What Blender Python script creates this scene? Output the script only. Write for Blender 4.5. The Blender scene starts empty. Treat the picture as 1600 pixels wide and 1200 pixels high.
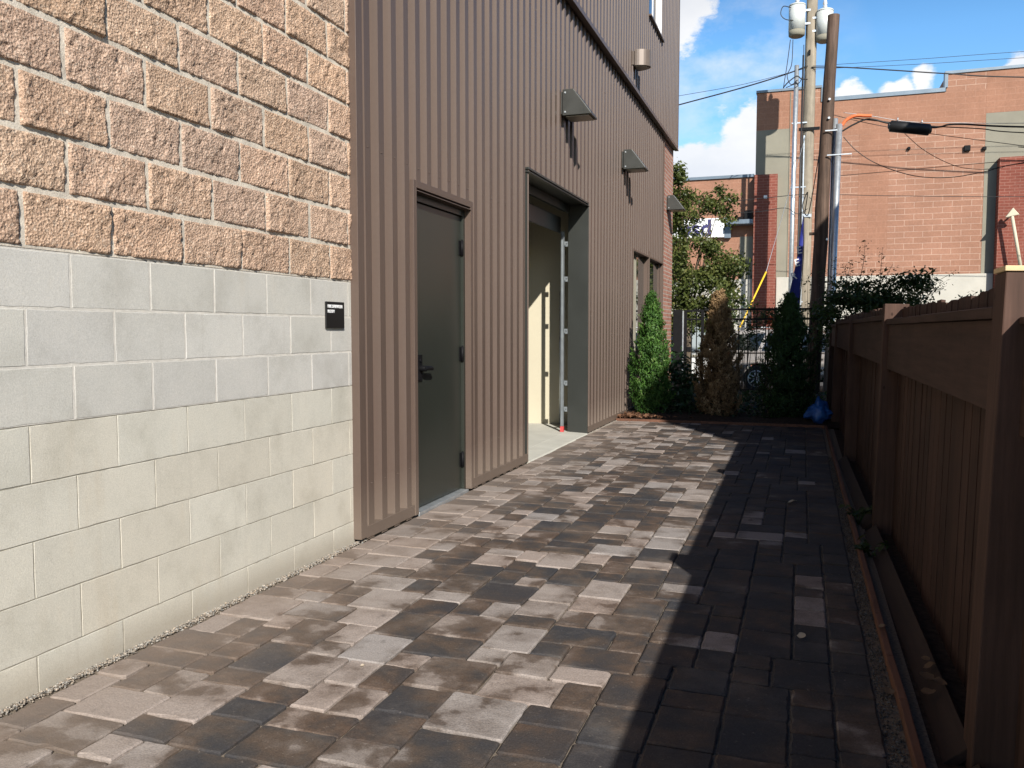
import bpy, bmesh, math, random
import numpy as np
from mathutils import Vector, Matrix, noise
R = math.radians
random.seed(7); rng = np.random.default_rng(11)
scene = bpy.context.scene
col = scene.collection

# ------------------------------------------------------------------ helpers
class MB:
    """collects geometry for ONE mesh object"""
    def __init__(s): s.v=[]; s.f=[]; s.m=[]; s.c=[]; s.sm=[]; s.pieces=[]
    def face(s, pts, m=0, c=(1,1,1), sm=False):
        i=len(s.v); s.v += [tuple(p) for p in pts]
        s.f.append(tuple(range(i,i+len(pts)))); s.m.append(m); s.c.append(c); s.sm.append(sm)
    def idx(s, verts, faces, m=0, c=(1,1,1), sm=False):
        i=len(s.v); s.v += [tuple(p) for p in verts]
        for f in faces:
            s.f.append(tuple(i+k for k in f)); s.m.append(m); s.c.append(c); s.sm.append(sm)
    def box(s, a, b, m=0, c=(1,1,1), skip=''):
        x0,y0,z0=a; x1,y1,z1=b
        if x0>x1: x0,x1=x1,x0
        if y0>y1: y0,y1=y1,y0
        if z0>z1: z0,z1=z1,z0
        V=[(x0,y0,z0),(x1,y0,z0),(x1,y1,z0),(x0,y1,z0),(x0,y0,z1),(x1,y0,z1),(x1,y1,z1),(x0,y1,z1)]
        s.idx(V,[(0,3,2,1),(4,5,6,7),(0,1,5,4),(1,2,6,5),(2,3,7,6),(3,0,4,7)],m,c)
    def cyl(s, p0, p1, r0, r1=None, n=12, m=0, c=(1,1,1), caps=True):
        r1 = r0 if r1 is None else r1
        s.tube([p0,p1],[r0,r1],n,m,c,caps)
    def tube(s, pts, r, n=8, m=0, c=(1,1,1), caps=True):
        P=[Vector(p) for p in pts]
        rr = r if isinstance(r,(list,tuple)) else [r]*len(P)
        rings=[]; up=None
        for i,p in enumerate(P):
            t=((P[min(i+1,len(P)-1)]-P[max(i-1,0)])).normalized()
            if up is None:
                up = Vector((0,0,1)) if abs(t.z)<.9 else Vector((1,0,0))
            a=t.cross(up).normalized(); b=a.cross(t).normalized(); up=b
            rings.append([p+(a*math.cos(q)+b*math.sin(q))*rr[i] for q in [2*math.pi*k/n for k in range(n)]])
        V=[v for g in rings for v in g]; F=[]
        for i in range(len(P)-1):
            for k in range(n):
                F.append((i*n+k,i*n+(k+1)%n,(i+1)*n+(k+1)%n,(i+1)*n+k))
        s.idx(V,F,m,c,True)
        if caps:
            s.face(rings[0][::1],m,c); s.face(rings[-1][::-1],m,c)
    def prism(s, prof, axis, a, b, m=0, c=(1,1,1)):
        """2-D profile extruded along an axis: axis 'y' -> prof (x,z); 'x' -> prof (y,z); 'z' -> prof (x,y)"""
        def P(q,t): return {'y':(q[0],t,q[1]),'x':(t,q[0],q[1]),'z':(q[0],q[1],t)}[axis]
        A=[P(q,a) for q in prof]; B=[P(q,b) for q in prof]; n=len(prof)
        s.face(A,m,c); s.face(B[::-1],m,c)
        for i in range(n): s.face([A[i],B[i],B[(i+1)%n],A[(i+1)%n]],m,c)
    def parts(s, name, mats, parent=None, bevel=0):
        """every box / cylinder / tube / prism added becomes an object of its own"""
        adj={}
        par=list(range(len(s.v)))
        def find(a):
            while par[a]!=a: par[a]=par[par[a]]; a=par[a]
            return a
        key={}
        for i,v in enumerate(s.v):
            k=tuple(round(q,5) for q in v)
            if k in key: par[find(i)]=find(key[k])
            else: key[k]=i
        for f in s.f:
            for q in f[1:]: par[find(q)]=find(f[0])
        groups={}
        for fi,f in enumerate(s.f): groups.setdefault(find(f[0]),[]).append(fi)
        out=[]
        for g in groups.values():
            m=MB()
            for fi in g: m.face([s.v[k] for k in s.f[fi]],s.m[fi],s.c[fi],s.sm[fi])
            out.append(m.build(name,mats,parent,bevel))
        return out
    def build(s, name, mats, parent=None, bevel=0, recalc=True, loc=None):
        me=bpy.data.meshes.new(name)
        me.from_pydata(s.v,[],s.f)
        mats = mats if isinstance(mats,(list,tuple)) else [mats]
        for mm in mats: me.materials.append(mm)
        me.polygons.foreach_set('material_index', s.m)
        me.polygons.foreach_set('use_smooth', s.sm)
        ca=me.color_attributes.new('tint','FLOAT_COLOR','CORNER')
        arr=np.ones((len(me.loops),4),dtype=np.float32)
        tot=np.array([len(f) for f in s.f]); arr[:,:3]=np.repeat(np.array(s.c,dtype=np.float32),tot,axis=0)
        ca.data.foreach_set('color',arr.ravel())
        if recalc:
            bm=bmesh.new(); bm.from_mesh(me)
            bmesh.ops.remove_doubles(bm,verts=bm.verts,dist=1e-5)
            bmesh.ops.recalc_face_normals(bm,faces=bm.faces)
            bm.to_mesh(me); bm.free()
        me.update()
        o=bpy.data.objects.new(name,me); col.objects.link(o)
        if parent is not None: o.parent=parent
        if loc is not None: o.location=loc
        if bevel:
            b=o.modifiers.new('bevel','BEVEL'); b.width=bevel; b.segments=2; b.limit_method='ANGLE'; b.angle_limit=R(40)
        return o

def tag(o,label=None,cat=None,group=None,kind=None):
    if label: o['label']=label
    if cat: o['category']=cat
    if group: o['group']=group
    if kind: o['kind']=kind
    return o
def empty(name,loc=(0,0,0),label=None,cat=None,group=None):
    o=bpy.data.objects.new(name,None); o.empty_display_size=.2; col.objects.link(o)
    o.location=loc
    return tag(o,label,cat,group)
def child_at(root):            # children are built in world coordinates; move them under an empty placed at its base
    bpy.context.view_layer.update()
def adopt(root, objs):
    for o in objs:
        o.parent=root; o.matrix_parent_inverse=Matrix.Translation(root.location).inverted()
    return root

# ------------------------------------------------------------------ materials
def new_mat(name):
    m=bpy.data.materials.new(name); m.use_nodes=True
    nt=m.node_tree; b=nt.nodes['Principled BSDF']
    return m,nt,b
def N(nt,t,**k):
    n=nt.nodes.new(t)
    for a,b in k.items():
        if a in n.inputs: n.inputs[a].default_value=b
        else: setattr(n,a,b)
    return n
def L(nt,a,b): nt.links.new(a,b)
def coords(nt, kind='Object', scale=(1,1,1)):
    tc=N(nt,'ShaderNodeTexCoord'); mp=N(nt,'ShaderNodeMapping'); mp.inputs['Scale'].default_value=scale
    L(nt,tc.outputs[kind],mp.inputs[0]); return mp.outputs[0]
def geo_pos(nt,scale=(1,1,1)):
    g=N(nt,'ShaderNodeNewGeometry'); mp=N(nt,'ShaderNodeMapping'); mp.inputs['Scale'].default_value=scale
    L(nt,g.outputs['Position'],mp.inputs[0]); return mp.outputs[0]
def ramp(nt,fac,stops):
    r=N(nt,'ShaderNodeValToRGB'); e=r.color_ramp.elements
    while len(e)<len(stops): e.new(.5)
    for i,(p,c) in enumerate(stops):
        e[i].position=p; e[i].color=(c[0],c[1],c[2],1)
    L(nt,fac,r.inputs[0]); return r.outputs[0]
def math_n(nt,op,a,b=None,clamp=False):
    n=N(nt,'ShaderNodeMath',operation=op); n.use_clamp=clamp
    for i,q in enumerate((a,b)):
        if q is None: continue
        if isinstance(q,(int,float)): n.inputs[i].default_value=q
        else: L(nt,q,n.inputs[i])
    return n.outputs[0]
def mix(nt,fac,a,b,mode='MIX'):
    n=N(nt,'ShaderNodeMix',data_type='RGBA',blend_type=mode)
    for s,q in ((n.inputs[0],fac),(n.inputs[6],a),(n.inputs[7],b)):
        if isinstance(q,(int,float)): s.default_value=q
        elif isinstance(q,tuple): s.default_value=(q[0],q[1],q[2],1)
        else: L(nt,q,s)
    return n.outputs[2]
def bump(nt,b,h,strength=.3,dist=.01):
    n=N(nt,'ShaderNodeBump'); n.inputs['Strength'].default_value=strength; n.inputs['Distance'].default_value=dist
    L(nt,h,n.inputs['Height']); L(nt,n.outputs[0],b.inputs['Normal'])
def noise_t(nt,vec,scale,detail=4,rough=.55):
    n=N(nt,'ShaderNodeTexNoise'); n.inputs['Scale'].default_value=scale; n.inputs['Detail'].default_value=detail; n.inputs['Roughness'].default_value=rough
    L(nt,vec,n.inputs['Vector']); return n.outputs['Fac']
def tint(nt):
    a=N(nt,'ShaderNodeVertexColor'); a.layer_name='tint'; return a.outputs['Color']

def plain(name,c,rough=.6,metal=0,var=.12,nscale=6,bump_s=0,bscale=60,spec=.5,use_tint=False,stretch=(1,1,1)):
    m,nt,b=new_mat(name)
    p=geo_pos(nt,stretch)
    n=noise_t(nt,p,nscale,5)
    c1=tuple(x*(1-var) for x in c); c2=tuple(x*(1+var) for x in c)
    k=ramp(nt,n,[(.3,c1),(.7,c2)])
    if use_tint: k=mix(nt,1.0,k,tint(nt),'MULTIPLY')
    L(nt,k,b.inputs['Base Color'])
    rr=math_n(nt,'MULTIPLY_ADD',n,.16); rr.node.inputs[2].default_value=rough-.08; L(nt,rr,b.inputs['Roughness'])
    b.inputs['Metallic'].default_value=metal
    b.inputs['Specular IOR Level'].default_value=spec
    if bump_s: bump(nt,b,noise_t(nt,p,bscale,4),bump_s,.004)
    return m

def paver_mat():
    m,nt,b=new_mat('paver_stone')
    p=geo_pos(nt); t=tint(nt)
    sep=N(nt,'ShaderNodeSeparateColor'); L(nt,t,sep.inputs[0])
    off=N(nt,'ShaderNodeCombineXYZ')
    L(nt,math_n(nt,'MULTIPLY',sep.outputs[1],37.),off.inputs[0]); L(nt,math_n(nt,'MULTIPLY',sep.outputs[2],53.),off.inputs[1]); L(nt,math_n(nt,'MULTIPLY',sep.outputs[0],19.),off.inputs[2])
    va=N(nt,'ShaderNodeVectorMath',operation='ADD'); L(nt,p,va.inputs[0]); L(nt,off.outputs[0],va.inputs[1])
    n1=noise_t(nt,va.outputs[0],4.6,3,.5)
    n2=noise_t(nt,va.outputs[0],26,5,.65)
    n3=noise_t(nt,p,160,3,.6)
    tone=math_n(nt,'ADD',sep.outputs[0],math_n(nt,'MULTIPLY',math_n(nt,'SUBTRACT',n1,.5),1.75))
    tone=math_n(nt,'ADD',tone,math_n(nt,'MULTIPLY',math_n(nt,'SUBTRACT',n2,.5),.34))
    k=ramp(nt,tone,[(.0,(.034,.033,.036)),(.2,(.046,.039,.036)),(.40,(.076,.053,.039)),(.54,(.102,.078,.064)),(.62,(.185,.155,.137)),(.9,(.275,.240,.220))])
    hue=ramp(nt,sep.outputs[1],[(.0,(.95,1.,1.05)),(.3,(1.,1.,1.)),(.62,(1.03,.99,.97)),(.85,(1.05,.975,.93)),(1.,(.97,1.0,1.02))])
    k=mix(nt,1.,k,hue,'MULTIPLY')
    fine=ramp(nt,n3,[(.28,(.70,.70,.70)),(.5,(1,1,1)),(.72,(1.28,1.27,1.25))])
    wn=noise_t(nt,va.outputs[0],9,5,.7)
    k=mix(nt,math_n(nt,'MULTIPLY',ramp(nt,wn,[(.60,(0,0,0)),(.72,(1,1,1))]),.5),k,(.045,.040,.038))
    k=mix(nt,math_n(nt,'MULTIPLY',ramp(nt,noise_t(nt,p,55,4,.7),[(.62,(0,0,0)),(.74,(1,1,1))]),.45),k,(.27,.235,.20))
    k=mix(nt,1.,k,fine,'MULTIPLY')
    # pale efflorescence dust
    n4=noise_t(nt,p,2.2,6,.7)
    k=mix(nt,math_n(nt,'MULTIPLY',ramp(nt,n4,[(.5,(0,0,0)),(.72,(1,1,1))]),.22),k,(.27,.235,.205))
    # construction dust along the wall side of the yard
    g=N(nt,'ShaderNodeNewGeometry'); sx=N(nt,'ShaderNodeSeparateXYZ'); L(nt,g.outputs['Position'],sx.inputs[0])
    d=N(nt,'ShaderNodeMapRange'); d.inputs[1].default_value=-1.75; d.inputs[2].default_value=-2.45; d.inputs[3].default_value=0; d.inputs[4].default_value=1
    L(nt,math_n(nt,'ADD',sx.outputs[0],math_n(nt,'MULTIPLY',math_n(nt,'SUBTRACT',n4,.5),1.4)),d.inputs[0])
    k=mix(nt,math_n(nt,'MULTIPLY',d.outputs[0],.55),k,(.235,.185,.15))
    L(nt,k,b.inputs['Base Color']); b.inputs['Roughness'].default_value=.78; b.inputs['Specular IOR Level'].default_value=.35
    h=math_n(nt,'ADD',math_n(nt,'MULTIPLY',n3,.35),n2); bump(nt,b,h,.45,.008)
    return m

def cmu_mat():
    m,nt,b=new_mat('smooth_concrete_block')
    p=geo_pos(nt); t=tint(nt)
    n=noise_t(nt,p,3.2,6,.65); n2=noise_t(nt,p,170,3,.6)
    k=ramp(nt,n,[(.25,(.80,.79,.77)),(.5,(1.,1.,1.)),(.75,(1.08,1.07,1.06))])
    k=mix(nt,1.,k,t,'MULTIPLY')
    st=ramp(nt,noise_t(nt,geo_pos(nt,(1,2.2,.5)),2.6,5,.6),[(.60,(0,0,0)),(.74,(1,1,1))])
    k=mix(nt,math_n(nt,'MULTIPLY',st,.20),k,(.42,.33,.22))
    vo=N(nt,'ShaderNodeTexVoronoi'); vo.inputs['Scale'].default_value=75; L(nt,p,vo.inputs['Vector'])
    pore=ramp(nt,vo.outputs['Distance'],[(.05,(.55,.53,.5)),(.16,(1,1,1))])
    k=mix(nt,.55,k,mix(nt,1.,k,pore,'MULTIPLY'))
    gr=noise_t(nt,p,240,2,.6)
    k=mix(nt,1.,k,ramp(nt,gr,[(.3,(.87,.87,.87)),(.7,(1.1,1.1,1.1))]),'MULTIPLY')
    sk=noise_t(nt,geo_pos(nt,(1,9,.7)),2.2,5,.65)
    k=mix(nt,math_n(nt,'MULTIPLY',ramp(nt,sk,[(.58,(0,0,0)),(.70,(1,1,1))]),.22),k,(.34,.31,.27))
    k=mix(nt,math_n(nt,'MULTIPLY',ramp(nt,noise_t(nt,p,21,4,.75),[(.66,(0,0,0)),(.74,(1,1,1))]),.35),k,(.36,.34,.30))
    # soil splash along the foot of the wall
    g=N(nt,'ShaderNodeNewGeometry'); sx=N(nt,'ShaderNodeSeparateXYZ'); L(nt,g.outputs['Position'],sx.inputs[0])
    d=N(nt,'ShaderNodeMapRange'); d.inputs[1].default_value=.09; d.inputs[2].default_value=0.; L(nt,math_n(nt,'SUBTRACT',sx.outputs[2],math_n(nt,'MULTIPLY',n,.06)),d.inputs[0])
    k=mix(nt,math_n(nt,'MULTIPLY',d.outputs[0],.5),k,(.26,.22,.17))
    L(nt,k,b.inputs['Base Color']); b.inputs['Roughness'].default_value=.9; b.inputs['Specular IOR Level'].default_value=.2
    bump(nt,b,math_n(nt,'ADD',n2,math_n(nt,'MULTIPLY',pore,.4)),.25,.003)
    return m
def split_mat():
    m,nt,b=new_mat('split_face_stone')
    p=geo_pos(nt); t=tint(nt)
    n=noise_t(nt,p,130,4,.7); n2=noise_t(nt,p,9,5,.6)
    k=ramp(nt,n,[(.30,(.20,.137,.100)),(.45,(.43,.303,.220)),(.56,(.515,.378,.282)),(.70,(.74,.61,.485))])
    k=mix(nt,1.,k,t,'MULTIPLY')
    k=mix(nt,1.,k,ramp(nt,n2,[(.3,(.86,.84,.82)),(.7,(1.1,1.1,1.1))]),'MULTIPLY')
    vo=N(nt,'ShaderNodeTexVoronoi'); vo.inputs['Scale'].default_value=95; L(nt,p,vo.inputs['Vector'])
    sp=ramp(nt,vo.outputs['Color'],[(.78,(0,0,0)),(.9,(1,1,1))])
    k=mix(nt,math_n(nt,'MULTIPLY',sp,.4),k,(.62,.52,.42))
    L(nt,k,b.inputs['Base Color']); b.inputs['Roughness'].default_value=.92; b.inputs['Specular IOR Level'].default_value=.2
    bump(nt,b,math_n(nt,'ADD',n,math_n(nt,'MULTIPLY',vo.outputs['Distance'],.8)),.9,.009)
    return m
def brick_mat(name,c1,c2,mortar,bw,bh,ms=.012,swap='xz',bmp=.3,var=.25,fade=None):
    m,nt,b=new_mat(name)
    g=N(nt,'ShaderNodeNewGeometry'); s=N(nt,'ShaderNodeSeparateXYZ'); L(nt,g.outputs['Position'],s.inputs[0])
    cmb=N(nt,'ShaderNodeCombineXYZ')
    if swap=='xz': L(nt,s.outputs[0],cmb.inputs[0])
    elif swap=='yz': L(nt,s.outputs[1],cmb.inputs[0])
    else: L(nt,math_n(nt,'ADD',s.outputs[0],s.outputs[1]),cmb.inputs[0])
    L(nt,s.outputs[2],cmb.inputs[1])
    br=N(nt,'ShaderNodeTexBrick'); br.offset=.5
    L(nt,cmb.outputs[0],br.inputs['Vector'])
    br.inputs['Scale'].default_value=1; br.inputs['Brick Width'].default_value=bw; br.inputs['Row Height'].default_value=bh
    br.inputs['Mortar Size'].default_value=ms; br.inputs['Mortar Smooth'].default_value=.2
    br.inputs['Color1'].default_value=(*c1,1); br.inputs['Color2'].default_value=(*c2,1); br.inputs['Mortar'].default_value=(*mortar,1)
    n=noise_t(nt,g.outputs['Position'],1.1,6,.7)
    k=mix(nt,1.,br.outputs['Color'],ramp(nt,n,[(.25,(1-var,1-var,1-var)),(.75,(1+var*.7,1+var*.7,1+var*.7))]),'MULTIPLY')
    n2=noise_t(nt,g.outputs['Position'],14,5,.7)
    k=mix(nt,1.,k,ramp(nt,n2,[(.3,(.86,.86,.86)),(.7,(1.1,1.1,1.1))]),'MULTIPLY')
    if fade:   # dark weathering marks on single blocks
        mp=N(nt,'ShaderNodeMapping'); mp.inputs['Scale'].default_value=(1.3,1.3,4.6); L(nt,g.outputs['Position'],mp.inputs[0])
        n3=noise_t(nt,mp.outputs[0],1.5,3,.8)
        k=mix(nt,math_n(nt,'MULTIPLY',ramp(nt,n3,[(.60,(0,0,0)),(.70,(1,1,1))]),.45),k,fade)
    L(nt,k,b.inputs['Base Color']); b.inputs['Roughness'].default_value=.9; b.inputs['Specular IOR Level'].default_value=.15
    bump(nt,b,math_n(nt,'SUBTRACT',math_n(nt,'MULTIPLY',n2,.3),br.outputs['Fac']),bmp,.01)
    return m
def wood_mat(name,c,rough=.75,axis='z',grain=.35,coarse=1.):
    m,nt,b=new_mat(name)
    sc={'z':(22,22,1.2),'y':(22,1.2,22),'x':(1.2,22,22)}[axis]
    p=geo_pos(nt,sc); t=tint(nt)
    n=noise_t(nt,p,1.4*coarse,6,.7); n2=noise_t(nt,geo_pos(nt),3,4)
    k=ramp(nt,n,[(.3,tuple(x*(1-grain) for x in c)),(.55,c),(.75,tuple(x*(1+grain) for x in c))])
    k=mix(nt,1.,k,ramp(nt,n2,[(.3,(.82,.82,.82)),(.7,(1.12,1.12,1.12))]),'MULTIPLY')
    k=mix(nt,1.,k,t,'MULTIPLY')
    vo=N(nt,'ShaderNodeTexVoronoi'); vo.inputs['Scale'].default_value=9; L(nt,geo_pos(nt,(1,1,.6)),vo.inputs['Vector'])
    kn=ramp(nt,vo.outputs['Distance'],[(.035,(.35,.3,.28)),(.075,(1,1,1))])
    k=mix(nt,1.,k,kn,'MULTIPLY')
    L(nt,k,b.inputs['Base Color']); b.inputs['Roughness'].default_value=rough; b.inputs['Specular IOR Level'].default_value=.25
    bump(nt,b,n,.35,.004)
    return m
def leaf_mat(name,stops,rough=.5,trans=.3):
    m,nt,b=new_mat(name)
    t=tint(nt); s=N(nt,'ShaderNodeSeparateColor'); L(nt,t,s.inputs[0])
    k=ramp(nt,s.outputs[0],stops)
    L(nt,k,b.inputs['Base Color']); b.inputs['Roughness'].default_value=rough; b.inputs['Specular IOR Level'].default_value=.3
    tr=N(nt,'ShaderNodeBsdfTranslucent'); L(nt,mix(nt,1.,k,(1.1,1.25,.7),'MULTIPLY'),tr.inputs['Color'])
    mx=N(nt,'ShaderNodeMixShader'); mx.inputs[0].default_value=trans
    L(nt,b.outputs[0],mx.inputs[1]); L(nt,tr.outputs[0],mx.inputs[2])
    L(nt,mx.outputs[0],nt.nodes['Material Output'].inputs['Surface'])
    return m
def glass_mat(name,c=(.02,.025,.025),rough=.04):
    m,nt,b=new_mat(name)
    b.inputs['Base Color'].default_value=(*c,1); b.inputs['Roughness'].default_value=rough
    b.inputs['Specular IOR Level'].default_value=1.0; b.inputs['Coat Weight'].default_value=.6; b.inputs['Coat Roughness'].default_value=.02
    bump(nt,b,noise_t(nt,geo_pos(nt),1.3,2),.04,.05)
    return m
def metal_clad_mat():
    m,nt,b=new_mat('brown_painted_metal')
    p=geo_pos(nt,(1,1,.35)); n=noise_t(nt,p,1.6,5,.6); n2=noise_t(nt,geo_pos(nt),45,3)
    k=ramp(nt,n,[(.3,(.090,.063,.0505)),(.7,(.106,.075,.060))])
    k=mix(nt,1.,k,ramp(nt,n2,[(.3,(.97,.97,.97)),(.7,(1.03,1.03,1.03))]),'MULTIPLY')
    # dust splash low on the wall
    g=N(nt,'ShaderNodeNewGeometry'); sx=N(nt,'ShaderNodeSeparateXYZ'); L(nt,g.outputs['Position'],sx.inputs[0])
    d=N(nt,'ShaderNodeMapRange'); d.inputs[1].default_value=.28; d.inputs[2].default_value=0.; L(nt,math_n(nt,'SUBTRACT',sx.outputs[2],math_n(nt,'MULTIPLY',n,.2)),d.inputs[0])
    k=mix(nt,math_n(nt,'MULTIPLY',d.outputs[0],.35),k,(.21,.17,.135))
    L(nt,k,b.inputs['Base Color']); b.inputs['Roughness'].default_value=.42; b.inputs['Specular IOR Level'].default_value=.4
    bump(nt,b,noise_t(nt,geo_pos(nt,(1,1,.5)),2.4,2),.06,.03)
    return m

M={}
M['paver']=paver_mat(); M['cmu']=cmu_mat(); M['split']=split_mat(); M['clad']=metal_clad_mat()
M['mortar']=plain('pale_mortar',(.53,.50,.45),.95,var=.12,nscale=30,bump_s=.4,bscale=200,spec=.1)
M['mortar_split']=plain('sandy_mortar',(.53,.475,.40),.95,var=.22,nscale=14,bump_s=.6,bscale=140,spec=.1)
M['mortar_lo']=plain('cream_mortar',(.27,.25,.205),.95,var=.12,nscale=30,bump_s=.4,bscale=200,spec=.1)
M['sand']=plain('joint_sand',(.17,.14,.11),.95,var=.35,nscale=90,bump_s=.6,bscale=300,spec=.1)
M['gravel']=plain('gravel_stone',(.25,.22,.185),.9,var=.15,nscale=40,spec=.2,use_tint=True)
M['gravel_dark']=plain('dark_gravel_stone',(.10,.09,.08),.9,var=.2,nscale=40,spec=.2,use_tint=True)
M['dark_metal']=plain('dark_grey_metal',(.027,.029,.026),.4,var=.08,nscale=3,spec=.5)
M['door']=plain('grey_door_paint',(.023,.026,.021),.33,var=.10,nscale=1.5,spec=.5)
M['galv']=plain('galvanised_steel',(.55,.58,.60),.4,metal=.75,var=.12,nscale=12)
M['galv_dull']=plain('dull_zinc_steel',(.21,.23,.24),.5,metal=.4,var=.12,nscale=12)
M['black']=plain('black_metal',(.006,.006,.007),.6,var=.2,nscale=10,spec=.15)
M['bronze']=plain('bronze_metal',(.15,.118,.097),.4,metal=.25,var=.08,nscale=4)
M['lampgrey']=plain('grey_lamp_metal',(.052,.052,.047),.42,metal=.25,var=.1,nscale=8)
M['lens']=plain('frosted_lens',(.35,.32,.26),.3,var=.05)
M['signblack']=plain('black_sign_plastic',(.008,.008,.008),.4,var=.1)
M['white']=plain('white_paint',(.75,.75,.75),.5,var=.05,nscale=5)
M['cream']=plain('cream_wallboard',(.50,.455,.345),.8,var=.03,nscale=2,bump_s=.1,bscale=90,spec=.2)
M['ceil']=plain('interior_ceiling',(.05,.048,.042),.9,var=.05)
M['slab']=plain('concrete_slab',(.44,.43,.38),.85,var=.1,nscale=4,bump_s=.2,bscale=120,spec=.2)
M['wood']=wood_mat('brown_stained_wood',(.068,.037,.027),axis='z')
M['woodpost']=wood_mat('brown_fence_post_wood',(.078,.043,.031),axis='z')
M['woodh']=wood_mat('brown_stained_rail',(.062,.035,.026),axis='y')
M['rawwood']=wood_mat('raw_cedar_cap',(.62,.47,.27),axis='y',grain=.15)
M['edging']=wood_mat('reddish_cedar_edging',(.17,.08,.05),axis='y')
M['mulch']=plain('dark_mulch',(.045,.032,.025),.95,var=.5,nscale=35,bump_s=1.,bscale=70,spec=.1)
M['asphalt']=plain('asphalt',(.06,.06,.06),.9,var=.2,nscale=12,bump_s=.4,bscale=150,spec=.2)
M['soil']=plain('dry_ground',(.12,.10,.075),.95,var=.3,nscale=5,bump_s=.5,bscale=60,spec=.1)
M['walk']=plain('pavement_concrete',(.34,.33,.31),.9,var=.15,nscale=4,bump_s=.2,bscale=120,spec=.2)
M['brickpier']=brick_mat('mottled_red_brick',(.33,.135,.095),(.42,.21,.155),(.40,.34,.29),.21,.072,.010,'xy',.5,.3)
M['farblock']=brick_mat('orange_painted_block',(.312,.168,.115),(.290,.154,.104),(.40,.262,.198),.60,.205,.012,'xz',.3,.16,fade=(.28,.15,.10))
M['farplain']=brick_mat('smooth_orange_block',(.292,.151,.100),(.296,.155,.103),(.34,.19,.132),.60,.205,.008,'xz',.2,.16)
M['fargrey']=plain('grey_painted_block',(.235,.22,.175),.9,var=.08,nscale=1.2,bump_s=.2,bscale=20,spec=.1)
M['farpier']=brick_mat('dark_red_brick',(.185,.057,.040),(.21,.07,.05),(.27,.13,.10),.30,.10,.010,'xz',.4,.2)
M['farwhite']=plain('white_stucco_band',(.43,.41,.36),.9,var=.07,nscale=2,spec=.1)
M['flash']=plain('blue_grey_flashing',(.15,.19,.23),.45,metal=.3,var=.1,nscale=2)
M['pole_grey']=wood_mat('weathered_grey_pole',(.27,.23,.175),axis='z',grain=.35,coarse=.35)
M['pole_brown']=wood_mat('brown_creosote_pole',(.098,.064,.047),axis='z',grain=.8,coarse=.42)
M['cable']=plain('black_cable',(.012,.012,.013),.5,var=.1)
M['trans']=plain('grey_transformer_paint',(.50,.52,.50),.4,var=.08,nscale=3)
M['porcelain']=plain('porcelain',(.55,.55,.56),.25,var=.05)
M['orange']=plain('orange_guard',(.80,.16,.05),.5,var=.1)
M['yellow']=plain('yellow_guard',(.75,.47,.03),.5,var=.12,nscale=9)
M['blueflag']=plain('blue_flag_fabric',(.012,.020,.20),.7,var=.15,nscale=3)
M['bluebag']=plain('blue_plastic_bag',(.025,.11,.36),.35,var=.25,nscale=12,bump_s=.4,bscale=25)
M['navytext']=plain('navy_lettering',(.035,.03,.12),.5,var=.05)
M['glass']=glass_mat('dark_window_glass')
M['carglass']=glass_mat('tinted_car_glass',(.012,.014,.014))
M['carpaint']=plain('silver_beige_car_paint',(.36,.33,.31),.3,metal=.5,var=.03,nscale=2)
M['vanpaint']=plain('white_van_paint',(.62,.62,.60),.35,var=.03,nscale=2)
M['tyre']=plain('tyre_rubber',(.014,.014,.014),.85,var=.2)
M['alloy']=plain('alloy_wheel',(.62,.62,.62),.3,metal=.7,var=.05)
M['lamp_red']=plain('red_lamp_plastic',(.35,.02,.02),.3,var=.05)
M['siding']=plain('grey_lap_siding',(.30,.31,.31),.7,var=.06,nscale=2)
M['bark']=wood_mat('tree_bark',(.11,.085,.06),axis='z',grain=.4)
M['arb']=leaf_mat('arborvitae_green',[(0,(.016,.042,.008)),(.4,(.042,.105,.018)),(.75,(.075,.165,.03)),(1,(.14,.21,.055))],.55,.25)
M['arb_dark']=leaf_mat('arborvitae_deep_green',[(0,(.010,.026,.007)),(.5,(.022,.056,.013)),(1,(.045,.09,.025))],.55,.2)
M['arb_brown']=leaf_mat('dead_arborvitae_brown',[(0,(.070,.045,.022)),(.35,(.175,.110,.054)),(.7,(.28,.18,.092)),(1,(.40,.29,.16))],.8,.2)
M['leaf']=leaf_mat('deciduous_leaf',[(0,(.030,.044,.012)),(.4,(.075,.098,.026)),(.75,(.14,.150,.045)),(1,(.24,.19,.075))],.42,.3)
M['leafdark']=leaf_mat('dark_shrub_leaf',[(0,(.010,.026,.012)),(.5,(.024,.055,.022)),(1,(.05,.09,.035))],.4,.2)
M['leafred']=leaf_mat('red_flower_petal',[(0,(.45,.05,.02)),(1,(.7,.12,.03))],.5,.3)
M['sprig']=leaf_mat('green_sprig_leaf',[(0,(.020,.040,.012)),(.6,(.045,.075,.02)),(1,(.10,.09,.035))],.45,.3)
M['dryleaf']=leaf_mat('dried_leaf',[(0,(.10,.06,.035)),(.5,(.20,.14,.095)),(1,(.5,.42,.33))],.8,.15)
M['litter']=leaf_mat('leaf_litter',[(0,(.06,.03,.018)),(.5,(.13,.062,.034)),(1,(.24,.125,.07))],.8,.1)

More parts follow.
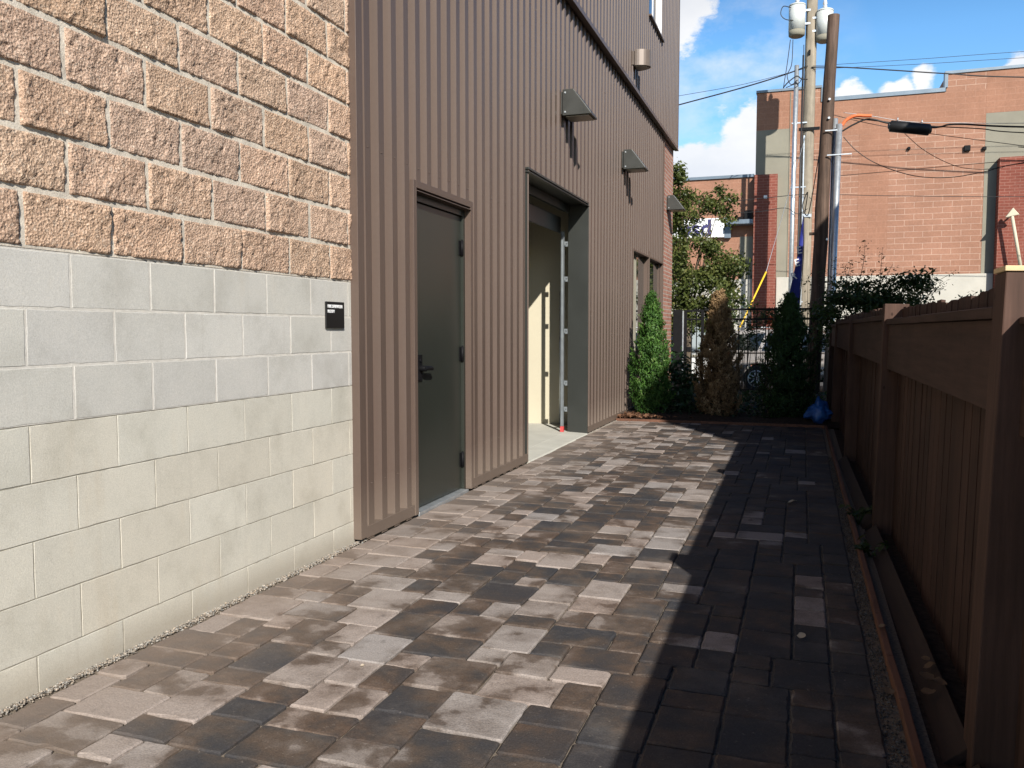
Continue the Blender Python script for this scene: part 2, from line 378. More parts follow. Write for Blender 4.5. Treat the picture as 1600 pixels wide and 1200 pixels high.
# ------------------------------------------------------------------ foliage
def leaf_mesh(name, P, Nrm, size, mat, parent=None, aspect=.5, shade=None, fold=.25, up=None):
    """one small folded leaf (two quads) per point; P (n,3), Nrm (n,3) leaf normals, size (n,)"""
    n=len(P)
    Nrm=Nrm/np.maximum(np.linalg.norm(Nrm,axis=1,keepdims=True),1e-6)
    if up is None: up=rng.normal(size=(n,3))
    a=np.cross(Nrm,up); a/=np.maximum(np.linalg.norm(a,axis=1,keepdims=True),1e-6)
    d=np.cross(a,Nrm)
    s=size[:,None]
    base=P-d*s*.5; tip=P+d*s*.5
    l=P+a*s*aspect*.5+Nrm*s*fold*.5*aspect; r=P-a*s*aspect*.5+Nrm*s*fold*.5*aspect
    V=np.stack([base,l,tip,r],1).reshape(-1,3)
    F=np.empty((n*2,3),dtype=np.int32); i=np.arange(n)*4
    F[0::2]=np.stack([i,i+2,i+1],1); F[1::2]=np.stack([i,i+3,i+2],1)
    me=bpy.data.meshes.new(name); me.vertices.add(n*4); me.vertices.foreach_set('co',V.astype(np.float32).ravel())
    me.loops.add(n*6); me.loops.foreach_set('vertex_index',F.ravel())
    me.polygons.add(n*2); me.polygons.foreach_set('loop_start',np.arange(0,n*6,3,dtype=np.int32))
    me.update(calc_edges=True); me.materials.append(mat)
    if shade is None: shade=rng.random(n)
    ca=me.color_attributes.new('tint','FLOAT_COLOR','CORNER')
    c=np.ones((n*6,4),dtype=np.float32); c[:,:3]=np.repeat(np.clip(shade,0,1),6)[:,None]
    ca.data.foreach_set('color',c.ravel())
    o=bpy.data.objects.new(name,me); col.objects.link(o)
    if parent is not None: o.parent=parent
    return o

def sphere_pts(n):
    v=rng.normal(size=(n,3)); return v/np.linalg.norm(v,axis=1,keepdims=True)

def arborvitae(x,y,h,r,mat,label,n=15000,squat=.0,seed=0,lean=0,second=None):
    root=empty('arborvitae',(x,y,0),label,'shrub','columnar arborvitae in the planting bed')
    t=MB(); t.tube([(0,0,0),(lean*.3,0,h*.5),(lean*.8,0,h*.92)],[.03,.02,.006],8); t.build('trunk',M['bark'],root)
    # upright sprays: clumps of flat scale-leaf fans rooted on the trunk, each clump a tongue that leans outward and up
    ncl=700; z=rng.random(ncl)**1.15
    prof=lambda q: np.where(q<.12,.72+q*2.0,np.where(q<.45,.96,.96*np.clip((1-(q-.45)/.56),.0,1)**.72))
    ang=rng.random(ncl)*2*np.pi
    rad=r*prof(z)*(.62+.42*rng.random(ncl))*(1+.12*np.sin(ang*3+z*9+seed))
    C=np.stack([rad*np.cos(ang)+lean*z,rad*np.sin(ang),.03+z*h*.94],1)
    per=n//ncl
    P=[];Nn=[];S=[];U=[];sh=[]
    tone=rng.random(ncl)
    for i in range(ncl):
        o=np.array([np.cos(ang[i]),np.sin(ang[i]),0])
        axis=o*(.35+.25*rng.random())+np.array([0,0,1.])+rng.normal(size=3)*.18; axis/=np.linalg.norm(axis)
        side=np.cross(axis,o); side/=np.linalg.norm(side)
        ln=(.10+.11*rng.random())*(1.15-.5*z[i])
        q=rng.random(per); w=(rng.random(per)-.5)*.9*ln*(1-q*.75)
        p=C[i]+axis[None]*((q-.35)*ln)[:,None]+side[None]*w[:,None]+rng.normal(size=(per,3))*.010
        P.append(p); Nn.append(o[None]*.8+rng.normal(size=(per,3))*.5); S.append(.020+.030*rng.random(per)); U.append(axis[None]+rng.normal(size=(per,3))*.35)
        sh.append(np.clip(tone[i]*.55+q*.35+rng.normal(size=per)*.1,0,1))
    P=np.concatenate(P); P[:,2]=np.maximum(P[:,2],.01)
    # fill: inner darker mass so the trunk only glints through
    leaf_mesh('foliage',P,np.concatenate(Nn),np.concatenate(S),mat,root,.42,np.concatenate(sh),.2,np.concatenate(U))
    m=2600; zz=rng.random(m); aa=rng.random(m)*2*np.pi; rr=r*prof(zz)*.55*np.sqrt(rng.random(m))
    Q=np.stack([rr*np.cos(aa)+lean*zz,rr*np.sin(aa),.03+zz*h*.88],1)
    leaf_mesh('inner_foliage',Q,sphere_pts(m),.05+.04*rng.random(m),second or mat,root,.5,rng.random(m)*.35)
    return root

def leafy(name,root,centres,radii,n,size,mat,flat=.5,shade_up=.35,aspect=.55):
    """leaves spread through clump volumes, denser to the outside"""
    C=np.array(centres,float); Rr=np.array(radii,float)
    if Rr.ndim==1: Rr=np.repeat(Rr[:,None],3,1)
    wts=Rr.prod(1)**(2/3); wts/=wts.sum()
    k=rng.choice(len(C),n,p=wts)
    d=sphere_pts(n); q=rng.random(n)**.45
    P=C[k]+d*Rr[k]*q[:,None]+rng.normal(size=(n,3))*size*.6
    nn=d*.6+rng.normal(size=(n,3))*.6; nn[:,2]+=flat
    tone=rng.random(len(C))[k]
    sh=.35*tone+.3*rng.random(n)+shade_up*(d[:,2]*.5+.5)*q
    return leaf_mesh(name,P,nn,size*(.6+.8*rng.random(n)),mat,root,aspect,sh)

def branches(mb,base,h,targets,r0,n=8):
    """trunk to fork points, then limbs out to targets"""
    base=Vector(base)
    for tg in targets:
        tg=Vector(tg)
        f=base+Vector((0,0,h*(.35+.4*random.random())))
        mid=f.lerp(tg,.5)+Vector((random.uniform(-.08,.08),random.uniform(-.08,.08),random.uniform(.0,.15)))
        mb.tube([f,mid,tg],[r0*.45,r0*.28,r0*.08],n)

# ------------------------------------------------------------------ setting: ground
def sheet(name,pts,mat,z,kind='structure'):
    mb=MB(); mb.face([(x,y,z) for x,y in pts],0); o=mb.build(name,mat,recalc=False); tag(o,kind=kind); return o
def rect(x0,y0,x1,y1): return [(x0,y0),(x1,y0),(x1,y1),(x0,y1)]
g=MB()
# one sheet: yard level in front, a short bank down to street level behind, out to the horizon
ys=[(-600,-.06),(17.3,-.06),(19.0,-.44),(900,-.44)]
for (y0,z0),(y1,z1) in zip(ys,ys[1:]):
    g.face([(-700,y0,z0),(700,y0,z0),(700,y1,z1),(-700,y1,z1)])
tag(g.build('ground',M['soil']),kind='structure')
sheet('pavement',rect(-30,19.6,30,21.6),M['walk'],-.36)
kb=MB(); kb.box((-30,21.6,-.44),(30,21.75,-.355)); tag(kb.build('kerb',M['walk'],bevel=.015),kind='structure')
sheet('street',rect(-60,21.75,60,29.2),M['asphalt'],-.432)
kb=MB(); kb.box((-30,29.2,-.44),(30,29.35,-.315)); tag(kb.build('far_kerb',M['walk'],bevel=.015),kind='structure')
sheet('far_pavement',rect(-30,29.35,30,33.0),M['walk'],-.32)

# ---- paved yard
PX0,PX1,PY0,PY1=-2.462,.265,-1.6,11.6
sheet('joint_sand',rect(-2.52,-1.7,.40,11.62),M['sand'],-.012)
u=.07
cells=[]
W_=39; GX0=PX1-W_*u; sky_=[[0,W_,0]]          # skyline segments: start, width, height (in 7 cm modules)
NH=int((PY1-PY0)/u)+1
while True:
    seg=min(range(len(sky_)),key=lambda q:(sky_[q][2],sky_[q][0])); a_,w_,h_=sky_[seg]
    if h_>=NH: break
    opts=[q for q in (2,3,3,4,4) if q<=w_ and (w_-q==0 or w_-q>=2)]
    wd=random.choice(opts) if opts else w_
    ht={2:random.choice((2,3,3)),3:random.choice((2,3,4,4)),4:random.choice((2,3,3,4))}.get(wd,3)
    cells.append((GX0+a_*u,PY0+h_*u,GX0+(a_+wd)*u,PY0+(h_+ht)*u))
    new=[[a_,wd,h_+ht]]+([[a_+wd,w_-wd,h_]] if w_>wd else [])
    sky_[seg:seg+1]=new
    m=[sky_[0]]
    for q in sky_[1:]:
        if q[2]==m[-1][2]: m[-1][1]+=q[1]
        else: m.append(q)
    sky_=m
pv=MB()
def paver(x0,y0,x1,y1,tn):
    x0=max(x0,PX0); x1=min(x1,PX1); y1=min(y1,PY1); y0=max(y0,PY0)
    if x1-x0<.03 or y1-y0<.03: return
    gp=.0028+random.random()*.0016
    x0+=gp;x1-=gp;y0+=gp;y1-=gp
    z=random.gauss(0,.0016); sx=random.gauss(0,.006); sy=random.gauss(0,.006); cx,cy=(x0+x1)/2,(y0+y1)/2
    rc=.004+random.random()*.009
    def side(p,q):
        n=max(2,int((Vector(q)-Vector(p)).length/.035)); return [(p[0]+(q[0]-p[0])*k/n,p[1]+(q[1]-p[1])*k/n) for k in range(n)]
    o=side((x0+rc,y0),(x1-rc,y0))+[(x1-rc,y0),(x1-rc*.3,y0+rc*.3)]+side((x1,y0+rc),(x1,y1-rc))+[(x1,y1-rc),(x1-rc*.3,y1-rc*.3)]+side((x1-rc,y1),(x0+rc,y1))+[(x0+rc,y1),(x0+rc*.3,y1-rc*.3)]+side((x0,y1-rc),(x0,y0+rc))+[(x0,y0+rc),(x0+rc*.3,y0+rc*.3)]
    near = y0<6
    o=[(a+random.gauss(0,.0012),b+random.gauss(0,.0012)) for a,b in o]
    n=len(o); bv=.0055
    def ins(p,k):
        dx,dy=cx-p[0],cy-p[1]; l=math.hypot(dx,dy); return (p[0]+dx/l*k,p[1]+dy/l*k)
    Z=lambda p,dz: z+(p[0]-cx)*sx+(p[1]-cy)*sy+dz
    A=[(p[0],p[1],-.03) for p in o]; B=[(p[0],p[1],Z(p,-.0045)) for p in o]
    Cc=[]
    for p in o:
        q=ins(p,bv+random.random()*.003+(random.random()*.010 if random.random()<.06 else 0)); Cc.append((q[0],q[1],Z(q,0)))
    V=A+B+Cc
    F=[(k,(k+1)%n,n+(k+1)%n,n+k) for k in range(n)]+[(n+k,n+(k+1)%n,2*n+(k+1)%n,2*n+k) for k in range(n)]
    pv.idx(V,F,0,tn); pv.face(Cc,0,tn)
for c in cells:
    cx=(c[0]+c[2])/2; cy=(c[1]+c[3])/2
    # pale stones common near the wall, fewer mid-yard; fence-side tones carry painted fence shade
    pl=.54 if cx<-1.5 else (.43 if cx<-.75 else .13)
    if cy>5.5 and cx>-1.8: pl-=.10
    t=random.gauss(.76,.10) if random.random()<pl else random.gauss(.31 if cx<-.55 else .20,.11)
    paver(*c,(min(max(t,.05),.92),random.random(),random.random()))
tag(pv.build('paved_yard',M['paver'],recalc=False),kind='structure')

# ---- gravel beside the wall and beside the fence
def stones(name,pts,mat,smin,smax,label=None):
    mb=MB()
    for (x,y,z) in pts:
        s=random.uniform(smin,smax); t=random.uniform(.5,1.5); w=random.uniform(.9,1.1)
        base=[(0,0,1),(1,0,0),(0,1,0),(-1,0,0),(0,-1,0),(0,0,-1)]
        m=Matrix.Rotation(random.random()*6,3,'Z')@Matrix.Rotation(random.random()*6,3,'X')
        V=[]
        for b in base:
            q=m@Vector((b[0]*s*random.uniform(.7,1.2),b[1]*s*random.uniform(.6,1.1),b[2]*s*random.uniform(.4,.8))); V.append((x+q.x,y+q.y,z+q.z))
        mb.idx(V,[(0,1,2),(0,2,3),(0,3,4),(0,4,1),(5,2,1),(5,3,2),(5,4,3),(5,1,4)],0,(t*w,t,t/w))
    o=mb.build(name,mat,recalc=False); return tag(o,kind='stuff')
pts=[]
for k in range(4200):
    y=1.2+3.3*random.random()**1.0; pts.append((-2.508+abs(random.gauss(0,.019)),y,random.uniform(-.006,.004)))
for k in range(900):
    y=random.uniform(10,11.6); pts.append((-2.46+abs(random.gauss(0,.02)),y,0))
tag(stones('gravel',pts,M['gravel'],.003,.007),'fine pale gravel filling the gap at the foot of the block wall','gravel')
pts=[(random.uniform(.268,.325),random.uniform(.5,9)**1.0,random.uniform(-.012,-.002)) for k in range(4500)]
tag(stones('gravel',pts,M['gravel_dark'],.003,.007),'grey gravel strip between the pavers and the wooden edging','gravel')

# ------------------------------------------------------------------ block wall
CX=-2.51
def block_wall():
    root=empty('block_wall',(CX-.2,2.4,0),'pale concrete block wall with rough tan split face blocks above smooth grey courses','wall')
    Y0,Y1=-2.4,4.405
    z0=.1305; rh=.2022
    sm=MB(); mo=MB(); sp=MB()
    bw=.3945
    def row_joints(ph):
        y=ph
        while y>Y0: y-=bw
        out=[]
        while y<Y1: out.append(y); y+=bw
        return out
    rows=[(-1,-.09,z0)]+[(k,z0+k*rh,z0+(k+1)*rh) for k in range(0,22)]
    for k,za,zb in rows:
        split = k>=7
        upper = 4<=k<7
        top_ph=2.387 if (k%2==0) else 2.192
        ph=top_ph
        for ya in row_joints(ph):
            yb=min(ya+bw,Y1); ya=max(ya,Y0)
            if yb-ya<.03: continue
            if not split:
                j=.0042 if upper else .0021
                xo=CX+random.uniform(-.0003,.0009)
                if upper: b=random.gauss(1,.035); c=(.468*b,.452*b,.415*b*random.uniform(.985,1.015))
                else: b=random.gauss(1,.03); w=random.uniform(.985,1.015); c=(.505*b*w,.478*b,.410*b/w)
                a0,a1,c0,c1=ya+j,yb-j,za+j,zb-j
                if yb==Y1: a1=Y1
                e=.0013 if not upper else .0022; d=CX-.012
                jit=lambda: random.gauss(0,.0007)
                # outline ring with slightly chipped arrises
                def ring(a0,a1,c0,c1,n1=10,n2=5):
                    r=[]
                    for q in range(n1): r.append((a0+(a1-a0)*q/n1,c0))
                    for q in range(n2): r.append((a1,c0+(c1-c0)*q/n2))
                    for q in range(n1): r.append((a1-(a1-a0)*q/n1,c1))
                    for q in range(n2): r.append((a0,c1-(c1-c0)*q/n2))
                    return r
                o=ring(a0,a1,c0,c1); i_=ring(a0+e,a1-e,c0+e,c1-e)
                ch=[0 if random.random()>.07 else random.random()*.006 for _ in o]
                cy,cz=(a0+a1)/2,(c0+c1)/2
                A=[(d,y,z) for y,z in o]; B=[(xo-e*.8,y+jit(),z+jit()) for y,z in o]
                C_=[(xo,y+(cy-y)/abs(cy-y+1e-9)*h*.7+jit(),z+(cz-z)/abs(cz-z+1e-9)*h+jit()) for (y,z),h in zip(i_,ch)]
                n=len(o)
                sm.idx(A+B+C_,[(q,(q+1)%n,n+(q+1)%n,n+q) for q in range(n)]+[(n+q,n+(q+1)%n,2*n+(q+1)%n,2*n+q) for q in range(n)],0,c)
                sm.face(C_,0,c)
            else:
                j=.0043
                a0,a1,c0,c1=ya+j,yb-j,za+j,zb-j
                if yb==Y1: a1=Y1
                vis=(yb>1.3 and k<17)
                step=.0085 if vis else .018
                ny_=max(2,int((a1-a0)/step)); nz_=max(2,int((c1-c0)/step))
                sd=random.random()*100; tilt_y=random.gauss(0,.02); tilt_z=random.gauss(0,.035); bulge=random.uniform(.0015,.006)
                b=random.gauss(1,.04); w=random.uniform(.98,1.03); c=(1.06*b*w,1.03*b,1.02*b/w*random.uniform(.97,1.03))
                V=[];F=[]
                for iz in range(nz_+1):
                    for iy in range(ny_+1):
                        fy=iy/ny_; fz=iz/nz_
                        y=a0+(a1-a0)*fy; z=c0+(c1-c0)*fz
                        q=Vector((sd,y*1.0,z*1.0))
                        h=noise.fractal(q*7,1.0,2.0,3)*.008+(noise.noise(q*15)>.18)*.0022+noise.fractal(q*46,.7,2.1,4)*.0062
                        edge=min(fy,1-fy)*(a1-a0); edz=min(fz,1-fz)*(c1-c0); ed=min((min(edge,edz)+.003+.008*noise.noise(q*30))/.014,1.0); ed=max(ed,0.); ed=ed*(2-ed)
                        x=CX+.0015+ed*(bulge+h+tilt_y*(fy-.5)*.35+tilt_z*(fz-.5)*.15)
                        x=max(x,CX+.0008)
                        if iz in(0,nz_) or iy in (0,ny_): x=CX-.012
                        V.append((x,y,z))
                for iz in range(nz_):
                    for iy in range(ny_):
                        p=iz*(ny_+1)+iy; F.append((p,p+1,p+ny_+2,p+ny_+1))
                sp.idx(V,F,0,c,True)
        # raked mortar behind the courses
    zt=z0+7*rh; zu=z0+4*rh; ztop=z0+22*rh
    mo_up=MB(); mo_up.box((CX-.3,Y0,zu+.002),(CX-.0012,Y1,zt)); mo_lo=MB(); mo_lo.box((CX-.3,Y0,-.1),(CX-.0016,Y1,zu))
    mo_sp=MB(); mo_sp.box((CX-.3,Y0,zt+.002),(CX-.0004,Y1,ztop))
    objs=[sm.build('smooth_blocks',M['cmu'],recalc=False), sp.build('split_face_blocks',M['split'],recalc=False),
          mo_up.build('mortar',M['mortar']), mo_lo.build('mortar',M['mortar_lo']), mo_sp.build('mortar',M['mortar_split'])]
    adopt(root,objs)
block_wall()

# ------------------------------------------------------------------ metal clad building
WX=-2.465      # outer face of the ribs
UX=-2.405      # upper storey ribs
YE=17.0
ZL=4.80
def clad(mb,X0,y0,y1,z0,z1,holes,per=.175,top=.068,dep=.05,sl=.010,ph=0.):
    """box-rib sheet along y with openings (ya,yb,za,zb)"""
    ys=[]
    k=math.floor((y0-ph)/per)-1
    while ph+k*per<y1:
        b=ph+k*per
        ys += [(b,X0-dep),(b+sl,X0),(b+sl+top,X0),(b+2*sl+top,X0-dep)]
        k+=1
    def xat(y):
        for (a,xa),(b,xb) in zip(ys,ys[1:]):
            if a<=y<=b: return xa+(xb-xa)*(y-a)/max(b-a,1e-9)
        return X0
    cuts=sorted(set([y for y,_ in ys if y0<y<y1]+[y0,y1]+[q for h in holes for q in h[:2]]))
    for a,b in zip(cuts,cuts[1:]):
        if b-a<1e-6: continue
        xa,xb=xat(a+1e-7),xat(b-1e-7); m=(a+b)/2
        zs=[(z0,z1)]
        for h in holes:
            if h[0]<m<h[1]:
                nz=[]
                for p,q in zs:
                    if h[2]>p: nz.append((p,min(h[2],q)))
                    if h[3]<q: nz.append((max(h[3],p),q))
                zs=nz
        for p,q in zs: mb.face([(xa,a,p),(xb,b,p),(xb,b,q),(xa,a,q)])

DY0,DY1,DZ=5.185,6.155,2.215
GY0,GY1,GZ=7.65,9.97,2.77
NY0,NY1,NZ0,NZ1=12.80,15.70,.90,2.50
def building():
    root=empty('metal_clad_building',(-5,10.7,0),'tall building clad in brown ribbed metal with grey door and open bay','building')
    O=[]
    c=MB(); clad(c,WX,4.45,15.72,.0,ZL,[(DY0,DY1,0,DZ),(GY0,GY1,0,GZ),(NY0,15.72,NZ0,NZ1)],ph=4.49)
    O.append(c.build('ribbed_cladding',M['clad'],recalc=False))
    c=MB(); k=0
    while 4.49+k*.175<15.6:
        y=4.49+k*.175+.044; k+=1
        for z in (.34,2.35,4.3):
            if (DY0-.1<y<DY1+.1 and z<DZ+.1) or (GY0-.1<y<GY1+.1 and z<GZ+.1) or (y>NY0-.1 and NZ0<z<NZ1+.1): continue
            if y<11: c.cyl((WX-.0005,y+random.gauss(0,.004),z+random.gauss(0,.003)),(WX+.004,y,z),.005,.0035,6)
    o=c.build('screws',M['clad']); o['kind']='stuff'; O.append(o)
    c=MB(); clad(c,UX,-2.0,YE,ZL+.03,9.6,[(13.68,14.97,6.25,8.0)],ph=4.49)
    c.face([(UX-.05,YE,ZL+.03),(-9,YE,ZL+.03),(-9,YE,9.6),(UX-.05,YE,9.6)]); c.face([(UX-.05,-2,9.6),(UX-.05,YE,9.6),(-9,YE,9.6),(-9,-2,9.6)])
    O.append(c.build('upper_cladding',M['clad'],recalc=False))
    # body behind the sheets (keeps the rooms dark), with the bay left open
    b=MB(); x=WX-.055
    b.face([(-9,4.41,0),(-9,YE-.06,0),(-9,YE-.06,9.5),(-9,4.41,9.5)]); b.face([(x,YE-.06,-.3),(-9,YE-.06,-.3),(-9,YE-.06,ZL),(x,YE-.06,ZL)]); b.face([(x,4.41,0),(-9,4.41,0),(-9,4.41,ZL),(x,4.41,ZL)])
    O.append(b.build('rear_wall',M['siding'],recalc=False))
    so=MB(); so.box((-9,-2,ZL-.02),(UX-.056,YE-.01,ZL+.028)); O.append(so.build('soffit',M['dark_metal']))
    t=MB()      # corner trim: return face and narrow front face
    t.box((WX-.066,4.395,.02),(WX+.006,4.47,ZL)); O.append(t.build('corner_trim',M['clad'],bevel=.002))
    t=MB()
    for a,bb in ((4.47,DY0-.047),(DY1+.047,GY0-.02),(GY1+.02,15.72)):
        t.box((WX-.055,a,.012),(WX+.004,bb,.085))
    O+=t.parts('base_trim',M['clad'],bevel=.002)
    t=MB(); t.box((WX-.05,4.45,-.06),(WX-.015,DY0-.05,.012)); t.box((WX-.05,DY1+.05,-.06),(WX-.015,GY0-.02,.012)); t.box((WX-.05,GY1+.02,-.06),(WX-.015,16.9,.012))
    O+=t.parts('footing',M['dark_metal'])
    t=MB(); t.box((UX-.055,-2,ZL-.03),(UX+.012,YE+.01,ZL+.03)); t.box((UX+.012,-2,ZL-.036),(UX+.018,YE+.01,ZL-.012))
    O.append(t.build('ledge_flashing',M['clad'],bevel=.003))
    t=MB(); t.box((UX-.08,YE-.02,ZL+.05),(UX+.006,YE+.05,9.6)); O.append(t.build('upper_corner_trim',M['clad'],bevel=.002))
    # brick pier
    p=MB(); p.box((-2.9,15.725,-.1),(-2.485,YE-.02,ZL-.021)); O.append(p.build('brick_pier',M['brickpier']))
    p=MB(); p.box((-2.52,15.695,-.05),(WX+.004,15.74,ZL-.05)); O.append(p.build('end_trim',M['clad']))
    adopt(root,O)
    # ---------- door
    def sub(parent,mb,name,mat,**k):
        o=mb.build(name,mat,**k); o.parent=parent; 
        if parent is root: o.matrix_parent_inverse=Matrix.Translation(root.location).inverted()
        return o
    t=MB(); w=.047
    t.box((WX-.041,DY0-w,.012),(WX+.010,DY0,DZ+w)); t.box((WX-.041,DY1,.012),(WX+.010,DY1+w,DZ+w)); t.box((WX-.041,DY0,DZ),(WX+.010,DY1,DZ+w))
    t.box((WX-.045,DY0+.002,DZ-.022),(WX+.014,DY1-.002,DZ-.016))
    fr=sub(root,t,'door_trim',M['clad'],bevel=.0015)
    d=MB(); dx=WX-.062
    d.box((dx-.045,DY0+.036,.022),(dx,DY1-.036,DZ-.075))
    dr=sub(root,d,'door',M['door'],bevel=.0015)
    t=MB(); t.box((dx-.07,DY0,.0),(dx+.020,DY0+.033,DZ-.02)); t.box((dx-.07,DY1-.033,.0),(dx+.020,DY1,DZ-.02)); t.box((dx-.07,DY0+.033,DZ-.07),(dx+.020,DY1-.033,DZ-.001))
    sub(root,t,'door_frame',M['door'],bevel=.001)
    t=MB(); t.box((dx-.06,DY0+.0335,-.02),(WX-.0,DY1-.0335,.016)); sub(root,t,'threshold',M['galv'],bevel=.003)
    h=MB(); hy=DY0+.165; hz=1.0
    h.box((dx,hy-.036,hz-.085),(dx+.012,hy+.036,hz+.095)); h.cyl((dx+.009,hy,hz),(dx+.056,hy,hz),.021,n=14)
    h.tube([(dx+.05,hy-.012,hz),(dx+.055,hy+.03,hz+.002),(dx+.054,hy+.09,hz-.002),(dx+.047,hy+.125,hz-.006)],[.017,.017,.016,.013],10)
    h.cyl((dx+.009,hy,hz+.055),(dx+.02,hy,hz+.055),.012,n=14)
    sub(dr,h,'door_handle',M['black'],bevel=.001)
    for z in (.25,1.08,1.90):
        q=MB(); q.cyl((dx+.014,DY1-.040,z-.057),(dx+.014,DY1-.040,z+.057),.012,n=10); q.box((dx+.001,DY1-.075,z-.055),(dx+.004,DY1-.038,z+.055)); q.cyl((dx+.014,DY1-.040,z+.057),(dx+.014,DY1-.040,z+.066),.006,n=8)
        sub(dr,q,'hinge',M['black'])
    # ---------- open bay
    J=WX-.245
    t=MB(); t.box((J,GY1,.0),(WX+.006,GY1+.022,GZ)); sub(root,t,'bay_jamb',M['dark_metal'],bevel=.002)
    t=MB(); t.box((J,GY0-.012,.0),(WX-.012,GY0,GZ)); sub(root,t,'bay_jamb',M['dark_metal'])
    t=MB(); t.box((J,GY0-.022,GZ),(WX+.006,GY1+.022,GZ+.02)); t.box((WX-.03,GY0-.022,GZ-.028),(WX+.012,GY1+.022,GZ-.020)); t.box((J-.02,GY0,GZ-.10),(J+.015,GY1,GZ-.003))
    sub(root,t,'bay_header',M['dark_metal'],bevel=.0015)
    room=MB(); XB=-8.6; sy=10.72; ny_=6.6; zc=3.4
    room.face([(J,sy,0),(XB,sy,0),(XB,sy,zc),(J,sy,zc)]); 
    sub(root,room,'interior_wall',M['cream'],recalc=False); room=MB()
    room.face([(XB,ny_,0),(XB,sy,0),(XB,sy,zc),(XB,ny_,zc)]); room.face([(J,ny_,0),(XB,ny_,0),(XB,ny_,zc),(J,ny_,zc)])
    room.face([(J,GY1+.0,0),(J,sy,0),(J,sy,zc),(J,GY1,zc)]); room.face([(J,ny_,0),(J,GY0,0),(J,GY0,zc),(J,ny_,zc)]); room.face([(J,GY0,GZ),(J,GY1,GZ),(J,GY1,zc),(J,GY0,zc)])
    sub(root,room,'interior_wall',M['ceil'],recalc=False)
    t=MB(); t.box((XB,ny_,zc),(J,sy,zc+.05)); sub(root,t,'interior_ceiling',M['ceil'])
    t=MB(); t.box((XB,ny_,-.1),(J,sy,.022)); t.prism([(J,.022),(WX+.005,.010),(WX+.03,-.02),(J,-.1)],'y',GY0+.001,GY1-.001); sub(root,t,'interior_floor',M['slab'],bevel=.004)
    # sectional-door track with roller brackets just inside the far jamb
    t=MB(); tx=J-.055; ty=GY1-.035
    t.box((tx-.017,ty,.09),(tx+.017,ty+.006,2.45)); t.box((tx-.017,ty-.03,.09),(tx-.012,ty,2.45)); t.box((tx+.012,ty-.012,.09),(tx+.017,ty,2.45))
    tr=sub(root,t,'door_track',M['galv_dull'])
    q=MB(); q.box((tx-.02,ty-.032,.023),(tx+.02,ty+.008,.088)); sub(tr,q,'track_foot',plain('red_painted_foot',(.5,.06,.06),.5))
    for z in (.30,.62,1.25,1.88,2.3):
        q=MB(); q.box((tx+.019,ty-.004,z-.03),(tx+.06,ty+.006,z+.03)); q.cyl((tx+.032,ty-.016,z-.012),(tx+.032,ty-.004,z-.012),.009,n=8); q.cyl((tx+.049,ty-.016,z+.012),(tx+.049,ty-.004,z+.012),.009,n=8)
        sub(tr,q,'track_bracket',M['galv_dull'])
    t=MB(); t.cyl((J-.30,sy-.02,.03),(J-.30,sy-.02,1.75),.014,n=10)
    for z in (.35,.95,1.55): t.box((J-.325,sy-.012,z-.01),(J-.275,sy,z+.01))
    sub(root,t,'conduit',M['galv'])
    t=MB(); t.prism([(tx-.25,2.52),(tx-.02,2.42),(tx-.02,2.62),(tx-.25,2.66)],'y',GY0+.02,GY1-.06); sub(root,t,'raised_bay_door',M['dark_metal'],bevel=.01)
    # ---------- ground floor window
    WXX=WX-.085
    t=MB()
    t.box((WXX-.03,NY0,NZ0),(WX+.008,NY0+.035,NZ1)); t.box((WXX-.03,NY0+.035,NZ1-.03),(WX+.006,15.69,NZ1)); t.box((WXX-.03,NY0+.035,NZ0),(WX+.02,15.69,NZ0+.04))
    t.box((WXX-.02,15.60,NZ0+.04),(WXX+.03,15.69,NZ1-.03)); t.box((WXX-.02,NY0+.035,NZ0+.04),(WXX+.03,NY0+.10,NZ1-.03)); 
    wf=sub(root,t,'window',M['clad'],bevel=.002)
    mu=MB(); mu.box((WXX-.02,14.20,NZ0+.04),(WX-.02,14.25,NZ1-.031)); mu.box((WX-.019,14.215,NZ0+.04),(WX+.012,14.235,NZ1+.08)); sub(wf,mu,'mullion',M['clad'],bevel=.002)
    mu=MB()
    for a in (13.30,13.42): 
        mu=MB(); mu.box((WXX-.02,a,NZ0+.04),(WXX+.018,a+.035,NZ1-.03)); sub(wf,mu,'sash_bar',M['fargrey'],bevel=.002)
    gl=MB(); gl.box((WXX-.012,NY0+.10,NZ0+.05),(WXX,15.6,NZ1-.04)); sub(wf,gl,'pane',M['glass'])
    bl=MB(); bl.face([(WXX-.12,NY0,NZ0),(WXX-.12,15.69,NZ0),(WXX-.12,15.69,NZ1),(WXX-.12,NY0,NZ1)])
    # ---------- upper window
    t=MB(); uy0,uy1,uz0,uz1=13.68,14.97,6.25,8.0; X=UX-.03
    t.box((X-.08,uy0,uz0),(X-.025,uy0+.06,uz1)); t.box((X-.08,uy1-.06,uz0),(X+.02,uy1,uz1)); t.box((X-.08,uy0+.06,uz0),(X-.01,uy1-.06,uz0+.05)); t.box((X-.08,uy0+.06,uz1-.06),(X-.01,uy1-.06,uz1)); t.box((X-.06,14.30,uz0+.05),(X-.02,14.34,uz1-.06))
    uw=sub(root,t,'window',M['white'],bevel=.003); uw['label']='white framed upper storey window'
    q=MB(); q.box((X-.05,uy0-.03,uz0-.03),(X+.07,uy1+.03,uz0-.002)); sub(uw,q,'sill',M['clad'],bevel=.002)
    gl=MB(); gl.box((X-.045,uy0+.06,uz0+.05),(X-.03,14.30,uz1-.06)); gl.box((X-.045,14.36,uz0+.05),(X-.03,uy1-.06,uz1-.06)); sub(uw,gl,'pane',M['glass'])
building()

